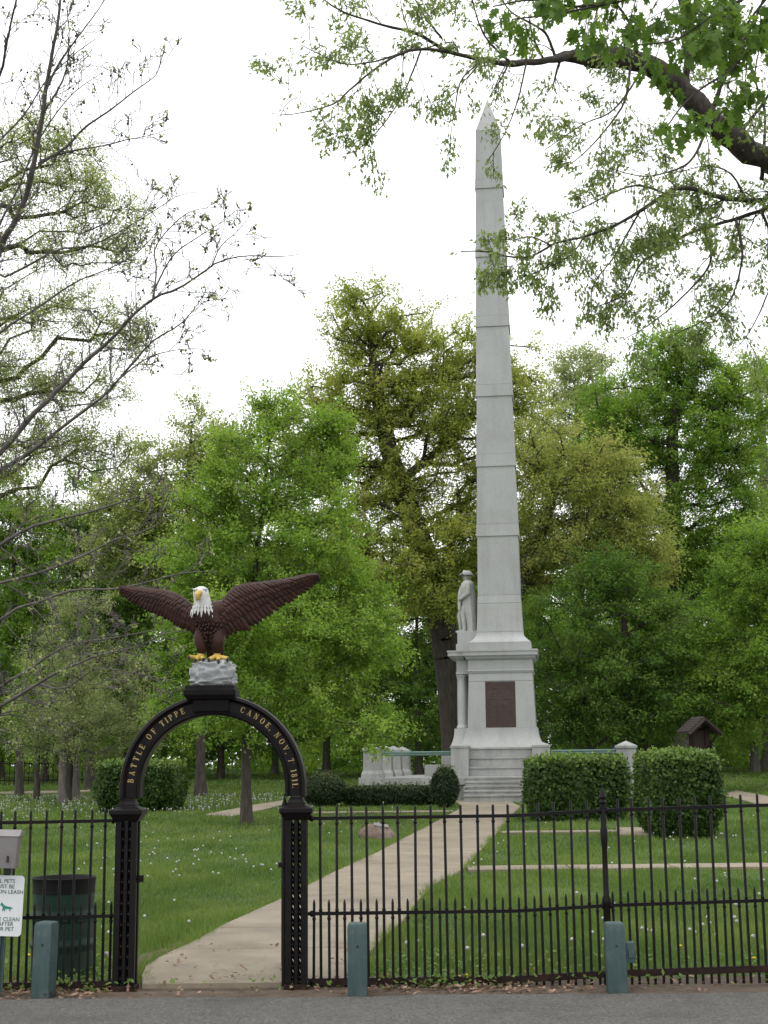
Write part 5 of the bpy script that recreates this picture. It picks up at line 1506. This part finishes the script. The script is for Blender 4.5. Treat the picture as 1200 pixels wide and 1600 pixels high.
LB.limb([Lm[-3], Lm[-1], P(905, 88, 10.28), P(870, 91, 10.25)], .080, .036, 8, 12, .03)
La, ra_ = LB.limb([Lm[-1]] + pl([(895, 85), (867, 93), (800, 100), (753, 93), (700, 80), (653, 53), (600, 40), (533, 17), (500, -5)], 10.25, 9.4), .040, .005, 40, 8, .06, .6)
def sub(lst, y0, y1, r0, r1, ev=.16, ln=.35, lv=2, up=-.05, n=26, t0=.1, sides=7):
    L, r = LB.limb(pl(lst, y0, y1), r0, r1, n, sides, .06, .8)
    LB.twigs(L, r, ev * 1.15, ln * 1.28, 1.0, lv, up, t0)
    return L, r
LB.twigs(La, ra_, .17, .40, 1.0, 2, .06, .12)
sub([(700, 80), (653, 77), (620, 87), (587, 107), (547, 140), (520, 163), (467, 177), (433, 180)], 9.7, 9.1, .014, .003)
sub([(640, 78), (590, 95), (540, 100), (500, 85), (470, 70)], 9.7, 9.3, .009, .003)
sub([(690, 60), (660, 20), (640, -20)], 9.7, 9.3, .010, .004)
sub([(657, 80), (633, 140), (600, 193), (560, 233), (540, 240)], 9.6, 9.3, .008, .003, .15, .28)
sub([(750, 97), (720, 127), (707, 187), (690, 185)], 9.8, 9.5, .008, .003, .18, .25)
LB.limb(pl([(790, 102), (778, 125), (772, 140), (764, 152)], 9.9, 9.7), .005, .003, 14, 6, .06)
sub([(822, 100), (808, 160), (786, 213), (758, 258)], 10.0, 9.7, .008, .003, .13, .20, 1)
sub([(985, 105), (975, 160), (940, 210), (900, 250), (870, 265)], 10.4, 10.2, .012, .003, .15, .35)
sub([(1010, 100), (960, 170), (910, 195), (850, 235)], 10.2, 9.8, .010, .003, .16, .3)
sub([(1110, 190), (1080, 250), (1040, 270), (1000, 275), (950, 262)], 10.8, 10.4, .014, .003, .15, .35)
sub([(800, 100), (760, 60), (740, 10), (735, -20)], 9.9, 9.6, .012, .004, .16, .32)
sub([(870, 95), (850, 50), (800, 20), (780, -10)], 10.2, 9.9, .014, .004, .14, .35)
# second limb, lower
f2 = V(4.9, 12.3, 5.0)
Ln, rn = LB.limb([f2] + pl([(1240, 312), (1200, 313), (1167, 313), (1120, 307), (1073, 293), (1040, 303), (1000, 330), (960, 353), (913, 370), (867, 380), (833, 400), (800, 402), (760, 393), (720, 393)], 11.4, 10.0), .06, .004, 44, 8, .06, .55)
LB.twigs(Ln, rn, .13, .42, 1.0, 2, -.08, .35)
Lq, rq = LB.limb([f2] + pl([(1240, 318), (1200, 326), (1133, 347), (1080, 363), (1040, 387), (1000, 413), (975, 460), (930, 480)], 11.5, 10.6), .05, .004, 34, 8, .06, .6)
LB.twigs(Lq, rq, .13, .45, 1.0, 2, -.12, .3)
sub([(1100, 357), (1110, 410), (1060, 470), (1010, 510), (975, 530)], 11.0, 10.7, .014, .003, .13, .4)
sub([(1150, 343), (1160, 400), (1140, 470), (1100, 500), (1060, 520)], 11.1, 10.9, .014, .003, .13, .4)
sub([(1190, 330), (1215, 400), (1195, 470), (1170, 520), (1150, 545)], 11.2, 11.0, .014, .003, .13, .4)
sub([(1000, 330), (960, 400), (930, 440), (920, 480)], 10.8, 10.5, .010, .003, .14, .34)
sub([(913, 370), (890, 400), (850, 420), (800, 440)], 10.5, 10.2, .008, .003, .15, .3)
sub([(860, 383), (830, 370), (800, 375), (770, 370)], 10.4, 10.2, .007, .003, .16, .26)
sub([(1040, 303), (1000, 290), (960, 300), (900, 330), (850, 345)], 10.9, 10.4, .011, .003, .14, .36)
sub([(1167, 313), (1140, 270), (1100, 260), (1060, 270)], 11.2, 10.9, .012, .003, .14, .36)
sub([(1190, 280), (1195, 180), (1180, 120), (1190, 60)], 11.3, 11.2, .02, .004, .14, .4)
# upright leaders above the limb
sub([(1070, 140), (1075, 60), (1060, -10), (1050, -60)], 10.9, 10.6, .035, .012, .16, .45, sides=9)
sub([(1110, 180), (1140, 100), (1175, 40), (1200, -20)], 10.9, 10.4, .022, .008, .16, .45)
sub([(1150, 215), (1200, 150), (1230, 90)], 11.2, 11.0, .02, .008, .16, .45)
sub([(1000, 95), (980, 30), (940, -20)], 10.4, 9.9, .016, .006, .15, .4)
link('trunk', LB.mesh('trunk', M['bark_dark'], ob), oak)
ends = LB.ends
ep = np.array([e[0] for e in ends]); ed_ = np.array([e[1] for e in ends])
twa, twb = np.array(LB.twA), np.array(LB.twB)
pick = rng.choice(len(twb), int(len(twb) * .62), replace=False)
ep = np.concatenate([ep, twb[pick]]); ed_ = np.concatenate([ed_, (twb - twa)[pick] / (np.linalg.norm((twb - twa)[pick], axis=1, keepdims=True) + 1e-9)])
k = 2
pos = np.repeat(ep, k, axis=0) + rng.normal(size=(len(ep) * k, 3)) * .030
n = len(pos)
axis = np.repeat(ed_, k, axis=0) * .35 + unit(rng, n) * .55 + V(0, 0, -.55)
L = rng.uniform(.030, .058, n)
link('crown', leaf_mesh('crown', M['lf_near'], pos - ob, axis, unit(rng, n) + V(0, 0, .4), L, L * .55, np.clip(.5 + rng.normal(size=n) * .22, 0, 1), TUFT), oak)
# larger fully opened leaves on the spray that hangs closest to the road
LC = Limbs(rng)
for lst, y0, y1 in (([(1290, -60), (1200, -20), (1120, 20), (1060, 60), (1000, 70)], 7.6, 7.0), ([(1290, 30), (1200, 50), (1140, 110), (1080, 150), (1040, 200)], 7.6, 7.0), ([(1200, -60), (1100, -20), (980, 0), (880, 20), (800, 30)], 7.6, 7.2), ([(1060, -40), (960, 0), (900, 10), (830, 0), (770, 10)], 7.5, 7.3), ([(1290, -120), (1180, 20), (1150, 60), (1110, 80)], 7.6, 7.2)):
    L_, r_ = LC.limb(pl(lst, y0, y1), .012, .004, 22, 6, .05)
    LC.twigs(L_, r_, .14, .26, 1.0, 1, -.1, .1)
lim0 = MB().tube(smooth_line([V(5.05, 12.3, 7.4), V(4.4, 10.9, 7.1), V(3.5, 9.0, 6.7), P(1290, -40, 7.6)], 20), [.05 - .0018 * k for k in range(20)], 8)
v1 = np.array(lim0.v); LC.mb.add(lim0.v, lim0.f)
link('near_branch', LC.mesh('near_branch', M['bark_dark'], ob), oak)
ep = np.array([e[0] for e in LC.ends]); ed_ = np.array([e[1] for e in LC.ends])
k = 4
pos = np.repeat(ep, k, axis=0) + rng.normal(size=(len(ep) * k, 3)) * .035
n = len(pos)
axis = np.repeat(ed_, k, axis=0) * .5 + unit(rng, n) * .6 + V(0, 0, -.6)
L = rng.uniform(.06, .11, n)
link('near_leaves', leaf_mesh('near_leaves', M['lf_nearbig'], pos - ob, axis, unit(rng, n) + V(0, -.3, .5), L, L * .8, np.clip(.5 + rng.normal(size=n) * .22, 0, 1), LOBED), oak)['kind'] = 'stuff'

# --- bare sycamore with seed balls: trunk stands outside the left edge
rng = np.random.default_rng(202)
sb = V(-6.8, 18.0, float(gh(0, 18.0)))
syc = thing('bare_sycamore', 'nearly bare sycamore with hanging seed balls reaching in from the left', 'tree', sb)
LS = Limbs(rng); LS.rmin = .0042
TR = [sb - V(0, 0, .2), sb + V(0, 0, 2), sb + V(.1, 0, 5), sb + V(.2, -.1, 8), sb + V(.4, -.1, 11), sb + V(.7, -.2, 14)]
LS.limb(TR, .40, .12, 30, 16, .03)
def syl(lst, r0, r1, y0=17.5, y1=16.0, ev=.42, ln=1.0, lv=2, up=.22, root=None, t0=.2, n=34):
    pts = pl(lst, y0, y1)
    if root is not None: pts = [V(sb[0] + .15 + .03 * (root - 3), sb[1] - .05, root)] + pts
    L, r = LS.limb(pts, r0, r1, n, 8, .05, .8)
    LS.twigs(L, r, ev * .50, ln * .74, .9, lv, up, t0, taper=.4, rmax=.016)
    return L, r
syl([(-20, 430), (0, 384), (24, 344), (40, 308), (48, 280), (56, 240), (64, 192), (72, 140), (80, 92), (90, 36), (98, -30)], .075, .014, root=6.0)
syl([(-40, 200), (0, 116), (8, 80), (16, 40), (28, -10)], .04, .012, root=7.5)
syl([(60, 256), (100, 232), (132, 200), (172, 172), (208, 144), (244, 116), (254, 84)], .022, .004, 16.9, 16.2, .3, .7)
syl([(62, 252), (112, 236), (160, 228), (200, 218), (240, 210), (278, 196)], .018, .003, 16.9, 16.3, .3, .7)
syl([(72, 140), (92, 100), (120, 60), (150, 20), (170, -10)], .018, .005, 16.8, 16.4, .3, .7)
syl([(66, 180), (100, 120), (108, 60), (104, 10)], .016, .005, 16.8, 16.4, .35, .6)
syl([(-20, 250), (0, 220), (40, 176), (68, 132), (110, 90), (150, 60)], .03, .005, 17.4, 16.5, .35, .8, root=7.0)
syl([(-30, 420), (0, 350), (30, 290), (60, 220), (110, 150), (165, 110)], .032, .004, 17.2, 16.4, .35, .8, root=6.2)
syl([(-40, 735), (0, 708), (49, 650), (103, 596), (139, 560), (172, 532), (200, 500), (240, 466), (280, 450), (320, 424), (340, 410), (380, 400), (440, 401), (474, 396)], .06, .003, 17.4, 15.2, .30, .85, root=4.2, n=44)
syl([(240, 466), (244, 420), (242, 390), (262, 360), (300, 330), (362, 322)], .012, .003, 15.9, 15.4, .25, .5)
syl([(240, 455), (270, 400), (310, 370), (350, 345), (366, 330)], .012, .003, 15.9, 15.3, .25, .5)
syl([(330, 417), (345, 385), (372, 360), (392, 335)], .009, .003, 15.6, 15.2, .25, .4)
syl([(-40, 760), (0, 735), (45, 708), (103, 663), (162, 618), (200, 576), (240, 532), (280, 508), (308, 476), (330, 440)], .052, .004, 17.4, 15.6, .30, .9, root=3.9, n=40)
syl([(172, 604), (230, 560), (290, 545), (330, 548)], .012, .003, 16.1, 15.6, .28, .5)
syl([(-20, 440), (0, 436), (50, 412), (90, 390), (140, 384), (190, 360), (240, 330), (280, 305), (312, 300)], .034, .003, 17.4, 16.0, .3, .8, root=5.6)
syl([(-30, 560), (0, 520), (60, 480), (120, 440), (170, 420), (220, 390), (270, 330)], .034, .003, 17.4, 16.0, .3, .8, root=5.2)
syl([(-20, 870), (0, 852), (45, 825), (90, 812), (148, 798), (202, 780), (238, 767), (256, 735)], .042, .006, 17.4, 15.8, .32, .9, root=3.3)
syl([(-20, 915), (0, 911), (67, 893), (135, 866), (180, 843), (225, 830), (280, 800)], .036, .004, 17.4, 15.6, .32, .9, root=3.0)
syl([(-20, 980), (0, 969), (27, 951), (67, 938), (117, 922), (180, 920), (225, 911), (288, 895), (342, 893)], .036, .004, 17.2, 15.6, .32, .8, root=2.8)
syl([(-20, 1085), (0, 1073), (45, 1046), (103, 1010), (180, 996), (240, 985)], .036, .005, 17.2, 15.6, .30, .8, root=2.5, up=.1)
syl([(-20, 1120), (0, 1104), (45, 1077), (90, 1050), (157, 1023), (216, 1010), (252, 992), (292, 985)], .045, .004, 17.0, 15.2, .30, .9, root=2.3, up=.1)
syl([(60, 1068), (100, 1075), (150, 1046), (200, 1050), (270, 1064)], .014, .003, 16.6, 15.4, .3, .6, up=.05)
link('trunk', LS.mesh('trunk', M['bark_syc'], sb), syc)
ep = np.array([e[0] for e in LS.ends])
tb_ = np.array(LS.twB); ep0 = ep; ep = tb_[rng.choice(len(tb_), 480, replace=False)]
sel = np.ones(len(ep), bool)
bp_ = ep[sel] + V(0, 0, -.045)
ballm = MB().ball((0, 0, 0), .0155, 8, 6)
tv, tf = np.array(ballm.v), ballm.f
q4 = np.array([f for f in tf if len(f) == 4]); q3 = np.array([f for f in tf if len(f) == 3])
vs = (bp_[:, None, :] + tv[None]).reshape(-1, 3) - sb
kk = np.arange(len(bp_))[:, None, None] * len(tv)
sbv, sbf = segs(bp_ + V(0, 0, .05) - sb, bp_ - sb, .002, .002, 3)
o = link('seed_balls', np_mesh('seed_balls', np.concatenate([vs, sbv]), [(kk + q4[None]).reshape(-1, 4), (kk + q3[None]).reshape(-1, 3), sbf + len(vs)], M['seed_ball'], smooth=True), syc)
o['kind'] = 'stuff'
# a few tiny opening leaves
ep = ep0; sel = rng.random(len(ep)) < .10
pos = np.repeat(ep[sel], 3, axis=0); n = len(pos)
link('crown', leaf_mesh('crown', M['lf_pale'], pos - sb, unit(rng, n) + V(0, 0, -.2), unit(rng, n), .045, .03, rng.random(n)), syc)

# ------------------------------------------------------------------ grass, weeds, dandelions, litter
def in_poly(poly, x, y):
    inside = np.zeros(len(x), bool)
    j = len(poly) - 1
    for i in range(len(poly)):
        xi, yi, xj, yj = *poly[i], *poly[j]
        c = ((yi > y) != (yj > y)) & (x < (xj - xi) * (y - yi) / (yj - yi + 1e-12) + xi)
        inside ^= c
        j = i
    return inside
def off_path(x, y, pad=0.0):
    ok = np.ones(len(x), bool)
    for p in PATH_POLYS: ok &= ~in_poly(p, x, y)
    # monument footprint
    c, s = math.cos(-MA), math.sin(-MA)
    lx, ly = (x - MX) * c - (y - MY) * s, (x - MX) * s + (y - MY) * c
    ok &= ~((np.abs(lx) < 4.9) & (ly > -4.0) & (ly < 4.8)) & ~((np.abs(lx) < 1.2) & (ly > -5.4) & (ly < 0))
    return ok
rng = np.random.default_rng(303)
GP, GA, GN, GL, GW, GT = [], [], [], [], [], []
def patch(x, y): return np.sin(x * 1.3 + np.sin(y * .9)) * np.sin(y * .7 + np.sin(x * .6) * 1.5)
for y0, y1, dens, hh, ww in ((11.75, 14, 3000, .085, .006), (14, 18, 1900, .085, .008), (18, 24, 900, .085, .011), (24, 32, 420, .085, .017), (32, 46, 170, .09, .028), (46, 70, 50, .11, .055), (70, 100, 14, .13, .11)):
    hwid = .28 * y1 + 1.5
    n = int(dens * (y1 - y0) * hwid * 2)
    x = rng.uniform(-hwid, hwid, n); y = rng.uniform(y0, y1, n)
    ok = off_path(x + rng.normal(size=n) * .035, y + rng.normal(size=n) * .03) & (rng.random(n) < np.clip((y - 11.7) / .7, .12, 1))
    x, y = x[ok], y[ok]; n = len(x)
    GP.append(np.stack([x, y, gh(x, y) - .005], 1))
    GA.append(np.stack([rng.normal(size=n) * .45, rng.normal(size=n) * .45, np.ones(n)], 1))
    GN.append(unit(rng, n) * V(1, 1, .2))
    GL.append(hh * rng.uniform(.45, 1.35, n) * (1 + .42 * patch(x * 1.6, y * 1.5))); GW.append(np.full(n, ww))
    GT.append(np.clip(.45 + .24 * patch(x, y) + .16 * patch(x * 3.3 + 5, y * 2.7) + rng.normal(size=n) * .18, 0, 1))
for E_side, sg in ((LP, -1), (RP, 1)):
    n = 9000
    y = 11.8 + rng.random(n) ** 1.6 * 26; x = np.interp(y, E_side[:, 1], E_side[:, 0]) + sg * np.abs(rng.normal(size=n)) * .10 - sg * .03
    keep = rng.random(n) < np.clip(.45 + .6 * np.sin(y * 2.3) * np.sin(y * .9 + 1), .05, 1); x, y = x[keep], y[keep]; n = len(x)
    GP.append(np.stack([x, y, gh(x, y)], 1)); GA.append(np.stack([rng.normal(size=n) * .6, rng.normal(size=n) * .6, np.ones(n)], 1)); GN.append(unit(rng, n) * V(1, 1, .2))
    GL.append(rng.uniform(.07, .17, n)); GW.append(.006 + .0004 * (y - 11)); GT.append(np.clip(.6 + rng.normal(size=n) * .22, 0, 1))
BLADE = (np.array([[-.5, 0, 0], [.5, 0, 0], [.25, 1, .3]]), np.array([[0, 1, 2]]))
gr = link('grass', leaf_mesh('grass', M['grass'], np.concatenate(GP), np.concatenate(GA), np.concatenate(GN), np.concatenate(GL), np.concatenate(GW), np.concatenate(GT), BLADE))
tag(gr, 'mown green grass of the park lawn', 'grass', kind='stuff')
# broad-leaved weeds along the fence foot
n = 5200
x = rng.uniform(-4.6, 5.0, n); y = 11.5 + rng.random(n) ** 1.7 * 1.6
ok = off_path(x, y) & (rng.random(n) < np.clip(.35 + .6 * np.sin(x * 3.1) * np.sin(x * 1.3 + 1), .06, 1)); x, y = x[ok], y[ok]; n = len(x)
wd = link('weeds', leaf_mesh('weeds', M['weed'], np.stack([x, y, gh(x, y) + rng.random(n) * .09], 1), unit(rng, n) * V(1, 1, .3) + V(0, 0, .35), unit(rng, n) * .5 + V(0, -.3, 1), rng.uniform(.025, .07, n), rng.uniform(.02, .05, n), rng.random(n)))
tag(wd, 'low broad-leaved weeds along the foot of the fence', 'weeds', kind='stuff')
n = 4200
x = rng.uniform(-4.6, 5.0, n); y = 11.2 + rng.random(n) ** 1.3 * .85
keep = rng.random(n) < np.clip(.25 + .6 * np.sin(x * 1.7 + .5), .08, 1); x, y = x[keep], y[keep]; n = len(x)
px_, py_ = rng.uniform(-2.0, -.3, 90), 11.65 + rng.random(90) ** 2 * 2.2
x, y = np.concatenate([x, px_]), np.concatenate([y, py_]); n = len(x)
lt = link('leaf_litter', leaf_mesh('leaf_litter', M['litter'], np.stack([x, y, gh(x, y) + .012 + rng.random(n) * .03 + .045 * (np.arange(n) >= n - 90)], 1), unit(rng, n) * V(1, 1, .35), unit(rng, n) * .6 + V(0, 0, 1), rng.uniform(.03, .075, n), rng.uniform(.02, .05, n), rng.random(n), TUFT))
tag(lt, 'dry brown leaves lying under the fence', 'leaf litter', kind='stuff')
# dandelions
def dandelion_meshes(h, r, yellow=False):
    st_m = MB().tube([(0, 0, -.02), (.006, 0, h * .5), (.0, .004, h)], .0028, 5).mesh('stem', M['dand_stem'])
    hd = MB()
    if yellow: hd.ball((0, 0, h), (r, r, r * .45), 10, 5)
    else: hd.ball((0, .004, h + r * .6), r, 10, 7)
    return st_m, hd.mesh('seed_head', M['dand_yellow' if yellow else 'dand_white'], smooth=True)
DM = [dandelion_meshes(.14, .0165), dandelion_meshes(.18, .015), dandelion_meshes(.10, .016)]
DYM = dandelion_meshes(.07, .019, True)
def dandelion(p, k, label, group, yellow=False, parts=True, s=1.0):
    st_m, hd = DYM if yellow else DM[k % 3]
    o = thing('dandelion', label, 'dandelion', p, rng.uniform(0, 6), group)
    o.scale = (s, s, s); o.rotation_euler = (rng.normal() * .1, rng.normal() * .1, rng.uniform(0, 6))
    link('stem', st_m, o); link('flower' if yellow else 'seed_head', hd, o)
near = [(165, 1492), (122, 1339 + 60), (648, 1462), (635, 1475), (756, 1471), (730, 1475), (821, 1480), (894, 1478), (941, 1460), (959, 1408), (908, 1395), (1098, 1435), (1147, 1408), (1149, 1439), (1108, 1423), (1170, 1410), (1010, 1462), (1180, 1455)]
rnd = random.Random(12)
for k, (x, y) in enumerate(near):
    p = G(x, y + 30)
    lab, grp = (('white dandelion seed head close behind the right fence', 'dandelions close behind the right fence') if x > 500 else ('white dandelion seed head close behind the left fence', 'dandelions close behind the left fence'))
    dandelion(p, k, lab, grp, s=1.15)
for (x, y) in ((730, 1528), (851, 1500), (1064, 1480), (42, 1494), (716, 1530), (1180, 1500)):
    dandelion(G(x, y + 10), 0, 'yellow dandelion flower low in the grass by the fence', 'yellow dandelions by the fence', True)
cnt = 0
rest = []
for k in range(2500):
    y = 13.2 + rnd.random() ** 1.3 * 45
    x = rnd.uniform(-.29 * y - .6, .29 * y + .6)
    dens = (.42 if x < -.02 * y - .6 else .22)
    if y < 19: dens *= .45
    dens *= float(np.clip(.55 + 1.3 * np.sin(x * .9 + 1.2 * np.sin(y * .35)) * np.sin(y * .55 + x * .3), .05, 1.8))
    if y > 36 and x < -2: dens *= 2.2
    if rnd.random() > dens or not off_path(np.array([x]), np.array([y]))[0]: continue
    rest.append((y, x))
rest.sort()
for k, (y, x) in enumerate(rest[:270]):
    left = x < edge_x(LP, y)
    ppx = 600 + F_PX * x / y
    if left: zone = ('on the left lawn seen through the left fence' if ppx < 185 else 'on the near lawn inside the gate arch' if ppx < 450 and y < 24 else 'around the young oak inside the gate arch' if ppx < 450 else 'between the right gate pier and the boulder')
    else: zone = ('between the right fence and the cross path' if y < 22.5 else 'between the cross path and the clipped hedges' if y < 32 else 'on the lawn near the monument hedges')
    lab, grp = 'small white dandelion seed head ' + zone, 'dandelions ' + zone
    dandelion((x, y, float(gh(x, y))), k, lab, grp)
far = np.array([(x, y, float(gh(x, y)) + .13) for y, x in rest[270:]])
extra = rng.uniform(0, 1, (620, 2))
ex = np.stack([-15 + extra[:, 0] * 13, 41 + extra[:, 1] * 14], 1)
ok = off_path(ex[:, 0], ex[:, 1]); ex = ex[ok]
far = np.concatenate([far, np.stack([ex[:, 0], ex[:, 1], gh(ex[:, 0], ex[:, 1]) + .13], 1)])
hb = MB().ball((0, 0, 0), .021, 6, 4); tv = np.array(hb.v)
q4 = np.array([f for f in hb.f if len(f) == 4]); q3 = np.array([f for f in hb.f if len(f) == 3])
kk = np.arange(len(far))[:, None, None] * len(tv)
stv, stf = segs(far - V(0, 0, .14), far, .004, .004, 3)
fd = link('far_dandelions', np_mesh('far_dandelions', np.concatenate([(far[:, None] + tv[None]).reshape(-1, 3), stv]), [(kk + q4[None]).reshape(-1, 4), (kk + q3[None]).reshape(-1, 3), stf + len(far) * len(tv)], M['dand_white'], smooth=True))
tag(fd, 'countless white dandelion heads scattered over the far lawn', 'dandelions', kind='stuff')
